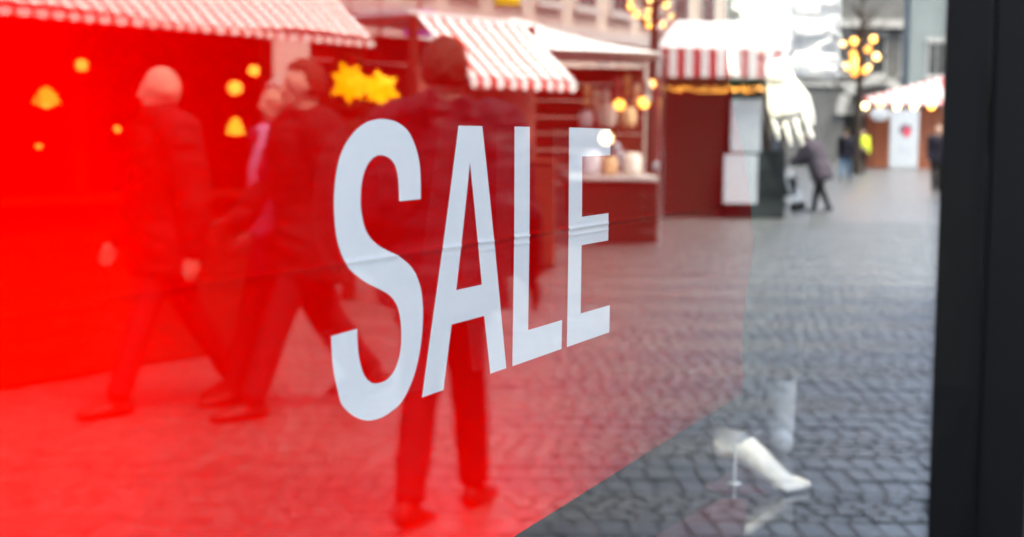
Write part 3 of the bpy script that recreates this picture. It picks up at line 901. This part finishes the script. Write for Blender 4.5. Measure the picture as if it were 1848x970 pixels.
def awning(root, x0, x1, y_low, z_low, y_top, z_top, n, drop=0.0, sag=0.02, name='awning', scallop=True, red=0.5):
    """Striped canvas roof made of alternating cloth strips with a scalloped valance."""
    a = MB(); w2 = 2 * (x1 - x0) / n
    cut = [x0 + w2 * (i // 2) + (w2 * (1 - red) if i % 2 else 0) for i in range(n + 1)]
    for i in range(n):
        for j in range(6):
            t0, t1 = j / 6, (j + 1) / 6
            def P(x, t):
                s_ = -sag * math.sin(PI * t)
                return (x, y_low + (y_top - y_low) * t, z_low + (z_top - z_low) * t + s_)
            xa, xb = cut[i], cut[i + 1]
            xm = (xa + xb) / 2
            pm0, pm1 = P(xm, t0), P(xm, t1)
            pm0 = (pm0[0], pm0[1], pm0[2] + 0.012); pm1 = (pm1[0], pm1[1], pm1[2] + 0.012)
            a.add([P(xa, t0), pm0, pm1, P(xa, t1)], [(0, 1, 2, 3)], i % 2)
            a.add([pm0, P(xb, t0), P(xb, t1), pm1], [(0, 1, 2, 3)], i % 2)
    a.v = [(x, y, z + 0.035 * noise.noise(Vector((x * 1.3, y * 2.0, 3.1))) + 0.012 * noise.noise(Vector((x * 5, y * 2.5, 8.0)))) for x, y, z in a.v]
    o = a.build(name, [CL_WHITE, CL_RED], root)
    so_ = o.modifiers.new('thick', 'SOLIDIFY'); so_.thickness = 0.006
    if drop:
        v = MB()
        for i in range(n):
            xa, xb = cut[i], cut[i + 1]
            pts_ = [(xa, z_low - 0.004), (xb, z_low - 0.004)]
            m_ = 6
            for q in range(m_ + 1):
                t = q / m_
                pts_.append((xb + (xa - xb) * t, z_low - drop * (0.70 + 0.30 * math.sin(PI * t)) if scallop else z_low - drop))
            v.add([(x, y_low - 0.008 + 0.012 * math.sin(x * 9), z) for x, z in pts_], [tuple(range(len(pts_)))], i % 2)
        vo = v.build('valance', [CL_WHITE, CL_RED], o)
        so_ = vo.modifiers.new('thick', 'SOLIDIFY'); so_.thickness = 0.005
    return o


def planks(root, x0, x1, y, z0, z1, n, m, name='plank', th=0.03, vertical=False):
    first = None
    for i in range(n):
        if vertical:
            w_ = (x1 - x0) / n
            o = MB().bev(x0 + i * w_ + 0.004, x0 + (i + 1) * w_ - 0.004, y, y + th * (1 + 0.2 * (i % 2)), z0, z1, 0.004).build(name, m, root)
        else:
            h_ = (z1 - z0) / n
            o = MB().bev(x0, x1, y, y + th * (1 + 0.2 * (i % 2)), z0 + i * h_ + 0.004, z0 + (i + 1) * h_ - 0.004, 0.004).build(name, m, root)


# stall 1: long dark wooden hut with wide awning at the left
s1 = frame('market_stall', 9.93, -1.60, ALONG)
tag(s1, 'long dark wooden market hut with wide red and white awning at left', 'market stall')
WID = 6.5
planks(s1, 0.0, WID, 0.0, 0.02, 1.02, 8, WOOD_D)
MB().bev(-0.05, WID, -0.12, 0.42, 1.03, 1.08, 0.008).build('counter', WOOD_D, s1)
for x in (0.02, 1.6, 3.2, 4.8, 6.4):
    MB().bev(x, x + 0.12, 0.05, 0.17, 1.08, 2.35, 0.008).build('post', WOOD_D, s1)
planks(s1, 0.0, WID, 2.3, 0.02, 2.9, 12, WOOD_D)
MB().box(0.0, 0.05, 0.04, 2.3, 0.02, 2.9).build('side_wall', WOOD_D, s1)
MB().box(WID - 0.05, WID, 0.04, 2.3, 0.02, 2.9).build('side_wall', WOOD_D, s1)
MB().box(0.0, WID, 2.345, 2.36, 0.02, 2.94).build('backing', WOOD_D, s1)
MB().bev(-0.05, WID, 0.02, 0.20, 2.36, 2.56, 0.01).build('beam', WOOD_D, s1)
MB().bev(-0.02, WID, -0.30, -0.18, 2.10, 2.20, 0.01).build('beam', WOOD_D, s1)
MB().box(-0.05, WID, 0.30, 2.35, 2.95, 3.0).build('ceiling', WOOD_D, s1)
awning(s1, -0.02, WID, -0.80, 2.06, 0.35, 3.14, 124, 0.05, red=0.3)
MB().box(0.06, WID, 1.6, 2.28, 1.5, 1.54).build('shelf', WOOD_D, s1)

# stall 2: kiosk with short striped awning and terracotta panels
s2 = frame('market_stall', 16.4, 0.70, math.degrees(math.atan2(-1.14, -1.4)))
tag(s2, 'small kiosk with striped scalloped awning and reddish panels behind letters', 'market stall')
awning(s2, 0.0, 1.80, 0.0, 2.06, 0.75, 2.72, 17, 0.13, red=0.42)
for i in range(3):
    MB().bev(0.02 + i * 0.66, 0.02 + i * 0.66 + 0.64, 0.55, 0.60, 1.12, 2.15, 0.01).build('panel', PANEL_R, s2)
MB().bev(-0.02, 1.98, 0.50, 0.70, 1.02, 1.12, 0.01).build('ledge', WOOD_R, s2)
planks(s2, 0.0, 1.96, 0.62, 0.02, 1.0, 7, WOOD_R)
for x in (-0.06, 1.92): MB().bev(x, x + 0.08, 0.62, 0.70, 0.0, 2.7, 0.006).build('post', WOOD_R, s2)
MB().box(0.0, 1.96, 0.72, 2.3, 2.70, 2.75).build('roof', CL_WHITE, s2)
planks(s2, 0.0, 1.96, 2.2, 0.02, 2.6, 8, WOOD_D)
# counter box in front of the kiosk
cb = frame('crate', 15.6, 0.47)
tag(cb, 'tall red brown wooden box standing at the kiosk front', 'crate')
MB().bev(0, 0.6, 0, 0.5, 0.03, 1.14, 0.01).build('box_body', WOOD_R, cb)
MB().bev(-0.03, 0.63, -0.03, 0.53, 1.145, 1.19, 0.01).build('lid', WOOD_R, cb)
planks(cb, 0.01, 0.59, -0.022, 0.06, 1.12, 6, WOOD_R, th=0.016)

# white pyramid tent with goods counter
tn = frame('market_tent', 20.0, 0.06)
tag(tn, 'white pyramid roofed market tent behind the striped kiosk', 'tent')
rf = MB()
hw, y0_, y1_ = 1.86, -1.2, 1.6
ap = (0.05, 0.2, 3.06)
cs = [(-hw, y0_, 2.52), (hw, y0_, 2.62), (hw, y1_, 2.62), (-hw, y1_, 2.52)]
for i in range(4):
    a, c2 = cs[i], cs[(i + 1) % 4]
    for q in range(4):
        t0, t1 = q / 4, (q + 1) / 4
        def lp(u, w_, t): return tuple(u[e] + (w_[e] - u[e]) * t for e in range(3))
        def dip(p, t): return (p[0], p[1], p[2] - 0.06 * math.sin(PI * t))
        rf.add([dip(lp(a, ap, t0), t0), dip(lp(c2, ap, t0), t0), dip(lp(c2, ap, t1), t1), dip(lp(a, ap, t1), t1)], [(0, 1, 2, 3)])
r_ = rf.build('roof', CL_WHITE, tn, True)
so = r_.modifiers.new('thick', 'SOLIDIFY'); so.thickness = 0.01
for x in (-hw, hw):
    for y in (y0_, y1_): MB().bev(x - 0.03, x + 0.03, y - 0.03, y + 0.03, 0, 2.5, 0.006).build('post', CHROME, tn)
planks(tn, -hw, hw, y1_ - 0.05, 0.02, 2.45, 10, WOOD_R)
MB().bev(-hw, -0.7, -0.9, 0.1, 0.86, 0.92, 0.01).build('counter', TRIM, tn)
planks(tn, -hw, -0.7, -0.86, 0.03, 0.85, 5, WOOD_D)
MB().bev(-hw + 0.05, -0.75, 0.9, 1.3, 1.52, 1.56, 0.005).build('shelf', WOOD_R, tn)
for i, (x, y, z, r, col) in enumerate(((-1.55, -0.5, 0.92, 0.12, 'a'), (-1.25, -0.55, 0.92, 0.1, 'b'), (-1.0, -0.5, 0.92, 0.13, 'c'), (-1.6, 1.05, 1.56, 0.12, 'b'), (-1.3, 1.05, 1.56, 0.14, 'a'), (-1.0, 1.05, 1.56, 0.1, 'c'))):
    cols = {'a': (0.75, 0.68, 0.6), 'b': (0.7, 0.45, 0.25), 'c': (0.72, 0.7, 0.74)}
    jar = frame('jar', 20.0 + y, 0.06 - x, z=z)
    lab = ['pale jar at the right end of the tent counter', 'tan jar in the middle of the tent counter', 'white jar at the left end of the tent counter', 'tan jar on the right of the tent shelf', 'largest pale jar on the tent shelf', 'small white jar on the left of the tent shelf'][i]
    tag(jar, lab, 'jar', 'jars in the market tent')
    MB().tube([(0, 0, 0.004), (0, 0, r * 0.6), (0, 0, r * 2.2), (0, 0, r * 2.6)], [r * 0.85, r, r, r * 0.6], n=16, caps=False).build('jar_body', mat('jar_' + col, cols[col], 0.4, var=0.1), jar, True)
    MB().tube([(0, 0, r * 2.62), (0, 0, r * 2.9)], r * 0.66, n=16, caps=False).build('lid', WOOD_R, jar)
for i, (dx, z, r) in enumerate(((1.42, 1.87, 0.07), (1.75, 1.90, 0.075), (1.25, 1.42, 0.085), (1.85, 2.15, 0.05))):
    lm = frame('pendant_lamp', 19.6, 0.06 + dx - 0.05, z=z)
    tag(lm, ['warm pendant lamp left in the tent opening', 'warm pendant lamp at the right of the tent opening', 'white pendant lamp seen through the letter E', 'small pendant lamp high at the tent edge'][i], 'lamp', 'pendant lamps in the tent')
    MB().ball((0, 0, 0), r, nu=12, nv=8).build('bulb', WHITE_BULB if i == 2 else WARM_BULB, lm, True)
    MB().tube([(0, 0, r), (0, 0, 2.5 - z)], 0.006, n=6).build('cord', CABLE, lm)

# white and pink goods beside the tent
for i, (x, y0p, dep, w_, h_, col) in enumerate(((1.5, 0.80, 21.5, 0.45, 0.30, 'a'), (1.62, 0.25, 23.2, 0.26, 0.55, 'b'), (1.0, 0.78, 21.5, 0.35, 0.18, 'c'))):
    sk = frame('sack', dep, x, -80 + 20 * i, z=(0.005 if i == 1 else 0.93))
    tag(sk, ['pale cloth sack lying on the tent counter edge', 'cream sack leaning on the ground beside the counter', 'small white sack at the counter middle'][i], 'sack', 'sacks by the tent')
    m_ = MB(); m_.ball((0, 0, h_ * 0.5), w_ * 0.6, w_ * 0.4, h_ * 0.5, nu=14, nv=10)
    m_.tube([(0, 0, h_ * 0.9), (0, 0, h_ * 1.12)], [w_ * 0.15, w_ * 0.25], n=10)
    fuse(m_, 'sack_body', BOARD_W if i != 1 else TRIM, sk, 0.02, 2, 0.02, 8)
tb = frame('trestle_table', 21.7, 1.9)
tag(tb, 'low dark trestle table holding sacks beside the tent', 'table')
MB().bev(0.0, 1.2, -0.5, 0.3, 0.88, 0.925, 0.01).build('table_top', TRIM, tb)
for x in (0.06, 1.08): MB().bev(x, x + 0.06, -0.4, 0.2, 0.0, 0.88, 0.006).build('leg', WOOD_D, tb)

# stall 3: dark stall with striped valance and garland
s3 = frame('market_stall', 26.0, 4.9)
tag(s3, 'dark brown stall with white roof, striped valance and white notice boards', 'market stall')
awning(s3, 0.0, 2.42, 0.0, 3.02, 1.2, 3.58, 2, 0, name='roof')
for p_ in s3.children:
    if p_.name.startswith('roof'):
        p_.data.materials.clear(); p_.data.materials.append(CANVAS_DIM); p_.data.materials.append(CANVAS_DIM)
vb = MB(); nst = 17
for i in range(nst):
    xa, xb = 2.42 * i / nst, 2.42 * (i + 1) / nst
    vb.add([(xa, -0.01 + 0.02 * (i % 2), 3.02), (xb, -0.01 + 0.02 * (i % 2), 3.02), (xb, -0.01 + 0.02 * (i % 2), 2.50), (xa, -0.01 + 0.02 * (i % 2), 2.50)], [(0, 1, 2, 3)], i % 2)
vo = vb.build('valance', [CANVAS_DIM, CANVAS_RED], s3); so = vo.modifiers.new('thick', 'SOLIDIFY'); so.thickness = 0.006
planks(s3, 1.12, 2.36, 0.10, 0.02, 2.48, 10, WOOD_D, vertical=True)
MB().bev(0.0, 1.10, 0.05, 0.7, 0.0, 1.22, 0.01).build('counter', BLACK_P, s3)
MB().box(0.04, 2.38, 1.3, 1.36, 0.02, 3.0).build('back_wall', WOOD_D, s3)
for x in (0.0, 2.34): MB().bev(x, x + 0.08, 0.10, 0.18, 1.22 if x == 0 else 0, 3.0, 0.006).build('post', WOOD_D, s3)
MB().bev(0.38, 1.08, 0.16, 0.25, 1.24, 2.48, 0.01).build('panel', BLACK_P, s3)


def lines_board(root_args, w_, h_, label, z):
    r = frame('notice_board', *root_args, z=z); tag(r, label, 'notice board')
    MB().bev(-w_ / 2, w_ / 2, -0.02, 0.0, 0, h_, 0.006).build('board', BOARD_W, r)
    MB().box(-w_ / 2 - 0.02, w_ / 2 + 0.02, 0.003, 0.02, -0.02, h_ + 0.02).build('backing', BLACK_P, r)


lines_board((25.98, 4.16), 0.54, 0.94, 'upper white notice board on the dark stall', 1.18)
lines_board((25.90, 4.07), 0.60, 0.88, 'lower white notice board on the black counter', 0.26)

# garland with tiny lights along stall 3
gl = frame('garland', 25.85, 4.9, z=2.34); tag(gl, 'green garland with small golden lights under the striped valance', 'garland')
gm = MB(); lm_ = MB()
rg = random.Random(5)
for i in range(700):
    x = rg.uniform(0, 2.42); a = rg.uniform(0, 2 * PI); r = rg.uniform(0.0, 0.12)
    c0 = Vector((x, math.cos(a) * r, math.sin(a) * r)); dd = Vector((rg.uniform(-1, 1), math.cos(a), math.sin(a))).normalized() * 0.09
    sd = Vector((dd.y, dd.z, dd.x)) * 0.25
    gm.add([c0 - sd, c0 + dd, c0 + sd], [(0, 1, 2)])
g_o = gm.build('needles', GREEN, gl); g_o['kind'] = 'stuff'
for i in range(90):
    x = rg.uniform(0.02, 2.4); a = rg.uniform(PI, 2 * PI); r = rg.uniform(0.06, 0.13)
    lm_.ball((x, math.cos(a) * r - 0.03, math.sin(a) * r * 0.9), 0.012, nu=6, nv=4)
l_o = lm_.build('fairy_lights', WARM_BULB, gl); l_o['kind'] = 'stuff'

# maroon post with white bands between tent and stall 3
ps = frame('banded_post', 24.0, 2.40); tag(ps, 'slim maroon post with white bands in front of the dark stall', 'post')
MB().tube([(0, 0, 0), (0, 0, 2.4)], 0.055, n=12, caps=False).build('post_shaft', mat('maroon', (0.22, 0.02, 0.025), 0.5, var=0.1), ps)
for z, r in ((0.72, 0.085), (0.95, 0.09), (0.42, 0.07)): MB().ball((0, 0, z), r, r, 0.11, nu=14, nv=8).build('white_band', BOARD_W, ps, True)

# far stall at the right with bulbs and sign
s4 = frame('market_stall', 70.0, 20.9, -95)
tag(s4, 'far red brown hut with striped awning and bulbs next to the frame', 'market stall')
WOOD_F = mat('orange_brown_wood', (0.20, 0.065, 0.035), 0.7, var=0.2)
planks(s4, 0.0, 4.0, 0.0, 0.0, 2.9, 12, WOOD_F)
aw = MB(); nst = 20
for i in range(nst):
    xa, xb = 4.1 * i / nst, 4.1 * (i + 1) / nst
    za, zb = 4.45 - 1.1 * i / nst, 4.45 - 1.1 * (i + 1) / nst
    aw.add([(xa, -0.9, 3.05), (xb, -0.9, 3.05), (xb, 0.3, zb), (xa, 0.3, za)], [(0, 1, 2, 3)], i % 2)
ao = aw.build('awning', [CANVAS_DIM, CANVAS_RED], s4); so = ao.modifiers.new('thick', 'SOLIDIFY'); so.thickness = 0.01
MB().box(0, 4.0, 0.05, 2.2, 2.92, 3.0).build('roof', WOOD_D, s4)
for x in (0.03, 3.95): MB().bev(x, x + 0.1, -0.85, -0.75, 0.0, 3.02, 0.01).build('post', WOOD_R, s4)
for i, x in enumerate((1553, 1580, 1610, 1641, 1672)):
    bl = frame('hanging_bulb', 69.0, (x - 924) / 2613.3 * 69.0 + 0.05, z=2.95 + 0.10 * (i == 1))
    tag(bl, ['leftmost', 'second', 'third', 'fourth', 'rightmost'][i] + ' round bulb along the far awning edge', 'bulb', 'bulbs along the far awning')
    MB().ball((0, 0, 0), 0.14, nu=12, nv=8).build('globe', WHITE_BULB if i in (0, 2, 3) else WARM_BULB, bl, True)
    MB().tube([(0, 0, 0.13), (0, 0, 0.24)], 0.05, n=8).build('socket', CABLE, bl)
sb = frame('sign_board', 67.5, 18.15, z=0.0); tag(sb, 'tall white poster board with small red picture before the far hut', 'sign')
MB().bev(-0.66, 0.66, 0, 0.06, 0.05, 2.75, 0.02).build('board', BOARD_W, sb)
MB().ball((-0.05, -0.004, 1.85), 0.30, 0.012, 0.26, nu=14, nv=8).build('picture', mat('dark_picture', (0.12, 0.08, 0.12), 0.6, var=0.4, scale=3), sb)
MB().ball((-0.12, -0.014, 1.72), 0.17, 0.012, 0.2, nu=14, nv=8).build('picture', mat('red_picture', (0.5, 0.04, 0.07), 0.6, var=0.2), sb)
MB().ball((0.02, -0.004, 0.95), 0.16, 0.012, 0.14, nu=14, nv=8).build('picture', mat('grey_picture', (0.35, 0.36, 0.45), 0.6, var=0.3), sb)
MB().box(-0.6, -0.52, 0.061, 0.4, 0, 0.05).build('foot', BLACK_P, sb); MB().box(0.52, 0.6, 0.061, 0.4, 0, 0.05).build('foot', BLACK_P, sb)
rs = frame('round_sign', 68.5, 17.25, z=2.55); tag(rs, 'white oval sign hanging left of the poster board', 'sign')
MB().ball((0, 0, 0), 0.46, 0.04, 0.32, nu=20, nv=12).build('disc', BOARD_W, rs, True)
MB().tube([(0, 0, 0.3), (0, 0, 0.55)], 0.015, n=6).build('hanger', CABLE, rs)

# lamps of the long hut
for i, (d_, l_, z_, r, shade, lab) in enumerate(((9.0, -2.88, 1.65, 0.055, True, 'bell shaped amber lamp at the far left of the hut'), (9.3, -1.77, 1.74, 0.045, False, 'bright bulb left of the couple'), (9.3, -1.77, 1.475, 0.04, True, 'lower amber lamp beside the couple'),
                                           (8.3, -2.45, 1.83, 0.035, False, 'small amber bulb under the hut beam'), (9.3, -1.65, 1.85, 0.035, False, 'small amber bulb just above the couple'), (9.5, -2.58, 1.47, 0.022, False, 'tiny amber bulb behind the bald man'),
                                           (8.9, -2.9, 1.36, 0.018, False, 'tiny faint bulb low at the far left'))):
    lp_ = frame('hanging_lamp', d_, l_, z=z_); tag(lp_, lab, 'lamp', 'lamps hanging in the long hut')
    MB().ball((0, 0, 0), r, nu=12, nv=8).build('bulb', WARM_BULB, lp_, True)
    if shade: MB().tube([(0, 0, -0.03), (0, 0, 0.03), (0, 0, 0.075)], [r * 1.5, r * 1.1, 0.015], n=16, caps=False).build('lamp_shade', mat('amber_glass', (0.7, 0.35, 0.05), 0.3, var=0, emit=(1, 0.45, 0.04), estr=1.2), lp_, True)
    MB().tube([(0, 0, r), (0, 0, 2.9 - z_ if i != 3 else 2.1 - z_)], 0.006, n=6).build('cord', CABLE, lp_)

# paper stars glowing at the hut corner
def star(d_, l_, z_, R, rot, lab):
    s = frame('star_lantern', d_, l_, z=z_); tag(s, lab, 'lantern', 'yellow star lanterns')
    m_ = MB(); m_.ball((0, 0, 0), R * 0.62, nu=12, nv=8)
    rr = random.Random(int(z_ * 100))
    for q in range(11):
        t = math.acos(1 - 2 * (q + 0.5) / 11); a = PI * (1 + 5 ** 0.5) * q + rot
        d = Vector((math.sin(t) * math.cos(a), math.sin(t) * math.sin(a), math.cos(t)))
        u = d.orthogonal().normalized(); v = d.cross(u)
        base = [d * R * 0.5 + (u * math.cos(b_) + v * math.sin(b_)) * R * 0.32 for b_ in (0, PI / 2, PI, 1.5 * PI)]
        m_.add(base + [d * R], [(0, 1, 4), (1, 2, 4), (2, 3, 4), (3, 0, 4)])
    m_.build('star_body', STAR_Y, s)
    MB().tube([(0, 0, R * 0.9), (0, 0, 2.5 - z_)], 0.005, n=6).build('cord', CABLE, s)


star(9.6, -1.07, 1.79, 0.155, 0.2, 'left glowing yellow star lantern at the hut corner')
star(9.9, -0.90, 1.76, 0.15, 1.1, 'right glowing yellow star lantern next to the hooded man')

# ------------------------------------------------------------------ trees wrapped in lights
def lit_tree(depth, lat, h, bulbs, r, label, blabel, br, seed):
    t = frame('tree', depth, lat); tag(t, label, 'tree')
    rr = random.Random(seed)
    MB().tube([(0, 0, 0), (0.02, 0, h * 0.3), (-0.02, 0.02, h * 0.6), (0, 0, h)], [r, r * 0.8, r * 0.55, r * 0.15], n=12).build('trunk', BARK, t, True)
    cr = MB()
    for i in range(26):
        z = h * rr.uniform(0.38, 0.95); a = rr.uniform(0, 2 * PI); ln = h * rr.uniform(0.10, 0.24) * (1.15 - z / h)
        p0 = Vector((0, 0, z)); d = Vector((math.cos(a), math.sin(a), rr.uniform(0.4, 1.1))).normalized()
        p1 = p0 + d * ln; p2 = p1 + (d + Vector((0, 0, 0.5))).normalized() * ln * 0.7
        cr.tube([p0, p1, p2], [r * 0.28, r * 0.16, r * 0.05], n=6)
        for q in range(4):
            b0 = p0.lerp(p2, rr.uniform(0.4, 0.95)); e = b0 + (d + Vector((rr.uniform(-1, 1), rr.uniform(-1, 1), rr.uniform(-0.2, 1)))).normalized() * ln * 0.5
            cr.tube([b0, e], [r * 0.08, r * 0.03], n=5)
    cr.build('crown', BARK, t)
    ls = frame('string_lights', depth, lat); tag(ls, blabel, 'string lights')
    pts_ = []
    for (l_, z_) in bulbs:
        x = lat - l_
        y = -0.12 - 0.05 * rr.random()
        MB().ball((x, y, z_), br * rr.uniform(0.65, 1.1), nu=10, nv=7).build('bulb', rr.choice((WARM_BULB, DIM_BULB, PALE_BULB)), ls, True)
        pts_.append((x, y, z_ + br))
    MB().tube(sorted(pts_, key=lambda p: p[2]), 0.006, n=5).build('cable', CABLE, ls)


lit_tree(25.3, 2.42, 6.5, [(2.0, 3.67), (2.33, 3.77), (2.31, 3.60), (2.10, 3.53), (2.32, 3.34), (2.57, 3.35), (2.0, 3.80), (2.61, 3.69), (2.71, 3.49), (2.33, 3.95), (2.28, 3.48)], 0.11,
         'slender bare tree hung with warm bulbs behind the tent', 'warm round bulbs strung in the tree nearest the tent', 0.055, 4)
lit_tree(58.0, 13.75, 7.5, [(13.01, 5.14), (13.45, 5.25), (13.42, 4.77), (13.15, 4.31), (13.49, 4.49), (13.5, 4.23), (13.49, 3.97), (14.35, 4.65), (14.01, 4.93), (14.07, 4.24), (14.21, 5.33), (13.46, 4.62), (13.2, 4.2), (13.9, 4.1)], 0.20,
         'far bare tree with golden bulbs before the grey building', 'golden bulbs strung in the far tree by the grey building', 0.13, 9)

# ------------------------------------------------------------------ buildings across the street
def building(depth, lat, ang, w_, h_, d_, wall, label, sill_z, storey, win_w, win_h, pitch, x_off=0.6, ground=None, roofh=2.5):
    r = frame('building', depth, lat, ang); tag(r, label, 'building')
    MB().box(0, w_, 0.0, d_, 0, h_).build('wall', wall, r)
    MB().box(-0.15, w_ + 0.15, -0.25, 0.0 - 0.002, h_ - 0.5, h_).build('cornice', TRIM, r)
    MB().box(-0.05, w_ + 0.05, -0.14, -0.002, sill_z - 0.75, sill_z - 0.5).build('string_course', TRIM, r)
    m_ = MB(); m_.add([(-0.3, -0.4, h_ + 0.002), (w_ + 0.3, -0.4, h_ + 0.002), (w_ + 0.3, d_, h_ + 0.002), (-0.3, d_, h_ + 0.002), (-0.3, d_ / 2, h_ + roofh), (w_ + 0.3, d_ / 2, h_ + roofh)], [(0, 1, 5, 4), (2, 3, 4, 5), (0, 4, 3), (1, 2, 5), (3, 2, 1, 0)])
    m_.build('roof', ROOF, r)
    fm = MB().box(0, win_w, -0.07, -0.002, 0, win_h).box(-0.12, win_w + 0.12, -0.16, -0.072, -0.12, 0.0).box(-0.1, win_w + 0.1, -0.12, -0.072, win_h, win_h + 0.18)
    pm = MB().box(0.10, win_w / 2 - 0.03, -0.085, -0.073, 0.10, win_h - 0.1).box(win_w / 2 + 0.03, win_w - 0.10, -0.085, -0.073, 0.10, win_h - 0.1)
    f0 = p0 = None
    z = sill_z
    while z + win_h < h_ - 0.6:
        x = x_off
        while x + win_w < w_ - 0.3:
            if f0 is None:
                f0 = fm.build('window', TRIM, r); f0.location = (x, 0, z); p0 = pm.build('pane', PANE, f0)
            else:
                f = f0.copy(); C.objects.link(f); f.parent = r; f.location = (x, 0, z)
                p = p0.copy(); C.objects.link(p); p.parent = f
            x += pitch
        z += storey
    return r


# pale stone terrace behind the stalls
bA = building(46.0, 8.0, ALONG, 34, 8.2, 8, STONE, 'long pale stone house front above the striped kiosk and tent', 4.55, 3.1, 1.0, 1.9, 1.75)
for x in (6, 10.5, 15, 19.5): MB().box(x, x + 0.35, -0.12, -0.003, 0, 3.75).build('pilaster', TRIM, bA)
bB = building(92.0, 30.0, -90, 13, 12, 8, STONE_G, 'grey stone building with cornice at the end of the street', 5.4, 3.6, 1.1, 2.5, 2.0)
MB().box(-0.1, 13.1, -0.5, -0.003, 8.3, 8.8).build('cornice', TRIM, bB)
ar = MB()
for i in range(16):
    a0, a1 = PI * i / 16, PI * (i + 1) / 16
    p_ = lambda a, r: (7.2 + math.cos(a) * r, 2.9 + math.sin(a) * r)
    q = [p_(a0, 1.9), p_(a0, 2.5), p_(a1, 2.5), p_(a1, 1.9)]
    ar.add([(x, -0.3, z) for x, z in q] + [(x, -0.003, z) for x, z in q], [(0, 1, 2, 3), (7, 6, 5, 4), (0, 4, 5, 1), (1, 5, 6, 2), (2, 6, 7, 3), (3, 7, 4, 0)])
ar.build('arch', TRIM, bB)
MB().box(5.3, 9.1, -0.05, -0.003, 0, 2.9).build('gateway', BLACK_P, bB)
bC = building(84.0, 27.5, -86, 4.7, 11, 2, STONE_P, 'pale blue grey rendered house beside the dark frame', 5.0, 3.6, 1.1, 2.0, 2.0)
bD = building(60.0, 8.5, ALONG - 8, 14, 8.5, 8, STONE_G, 'grey brown house half hidden behind the mannequin jacket', 4.6, 3.2, 1.0, 1.9, 1.9)

# projecting signs on the pale terrace
sg = frame('hanging_sign', 28.8, -1.87, -90, z=3.36); tag(sg, 'rounded purple hanging sign above the hooded man', 'sign')
MB().bev(-0.32, 0.32, -0.05, 0.05, 0.0, 0.52, 0.045).build('sign_box', PURPLE, sg)
MB().tube([(0, 0, 0.52), (0, 0, 0.70), (0.0, 1.2, 0.72)], 0.02, n=8).build('bracket', BLACK_P, sg)
MB().ball((0, -0.055, 0.26), 0.16, 0.008, 0.10, nu=14, nv=6).build('emblem', mat('pale_violet', (0.45, 0.35, 0.62), 0.5, var=0.1), sg)
sg = frame('hanging_sign', 31.8, -0.15, -90, z=4.22); tag(sg, 'yellow hanging sign at the top edge over the kiosk awning', 'sign')
MB().bev(-0.28, 0.28, -0.05, 0.05, 0.0, 0.5, 0.045).build('sign_box', mat('yellow_sign', (0.75, 0.5, 0.03), 0.5, var=0.05), sg)
MB().tube([(0, 0, 0.5), (0, 0, 0.66), (0.0, 1.2, 0.68)], 0.02, n=8).build('bracket', BLACK_P, sg)
# wares hung in the tent opening
rw = random.Random(12)
WARES = [(0.62, 0.30, 0.12), (0.55, 0.40, 0.28), (0.6, 0.56, 0.5), (0.45, 0.10, 0.08)]
WN = ['golden', 'tan', 'cream', 'red']
PLACE = ['far left', 'left', 'left of centre', 'centre', 'right of centre', 'right', 'far right']
for i in range(7):
    c_ = i % 4
    h_ = frame('hanging_ware', 19.3 + 0.15 * (i % 3), 0.98 + i * 0.135, z=2.44)
    tag(h_, '%s straw ornament hung %s along the tent front' % (WN[c_], PLACE[i]), 'ornament', 'ornaments hung along the tent front')
    dz_ = rw.uniform(0.25, 0.55)
    m_ = MB(); m_.ball((0, 0, -dz_), 0.055, 0.05, 0.09, nu=10, nv=8); m_.tube([(0, 0, -dz_ - 0.08), (0, 0, -dz_ - 0.17)], [0.02, 0.045], n=8)
    m_.build('ornament', mat('ware_%d' % c_, WARES[c_], 0.6, var=0.2), h_, True)
    MB().tube([(0, 0, -dz_ + 0.08), (0, 0, 0.08)], 0.004, n=5).build('cord', CABLE, h_)

# evergreen standing between the long hut and the kiosk
ft = frame('fir_tree', 12.6, -1.42); tag(ft, 'dark evergreen tree between the long hut and the striped kiosk', 'tree')
MB().tube([(0, 0, 0), (0, 0, 1.0), (0, 0, 2.35)], [0.07, 0.05, 0.01], n=10).build('trunk', BARK, ft, True)
rf_ = random.Random(21); cr = MB()
for i in range(150):
    z = 0.35 + 1.95 * (i / 150); R0 = 0.62 * (1 - (z - 0.35) / 2.15) + 0.05; a = i * 2.4 + rf_.uniform(-0.3, 0.3); R0 *= rf_.uniform(0.75, 1.1)
    d = Vector((math.cos(a), math.sin(a), rf_.uniform(-0.35, 0.05)))
    for q in range(14):
        t = (q + 0.5) / 14
        p0 = Vector((0, 0, z)) + d * R0 * t
        for sgn in (-1, 1):
            e = p0 + (d * 0.5 + Vector((-d.y, d.x, rf_.uniform(-0.3, 0.3))) * sgn).normalized() * (0.10 * (1.15 - t) + 0.03)
            n_ = Vector((0, 0, 0.016))
            cr.add([p0 - n_, e, p0 + n_], [(0, 1, 2)])
cr.build('crown', mat('fir_green', (0.012, 0.022, 0.010), 0.8, var=0.4, scale=20), ft)
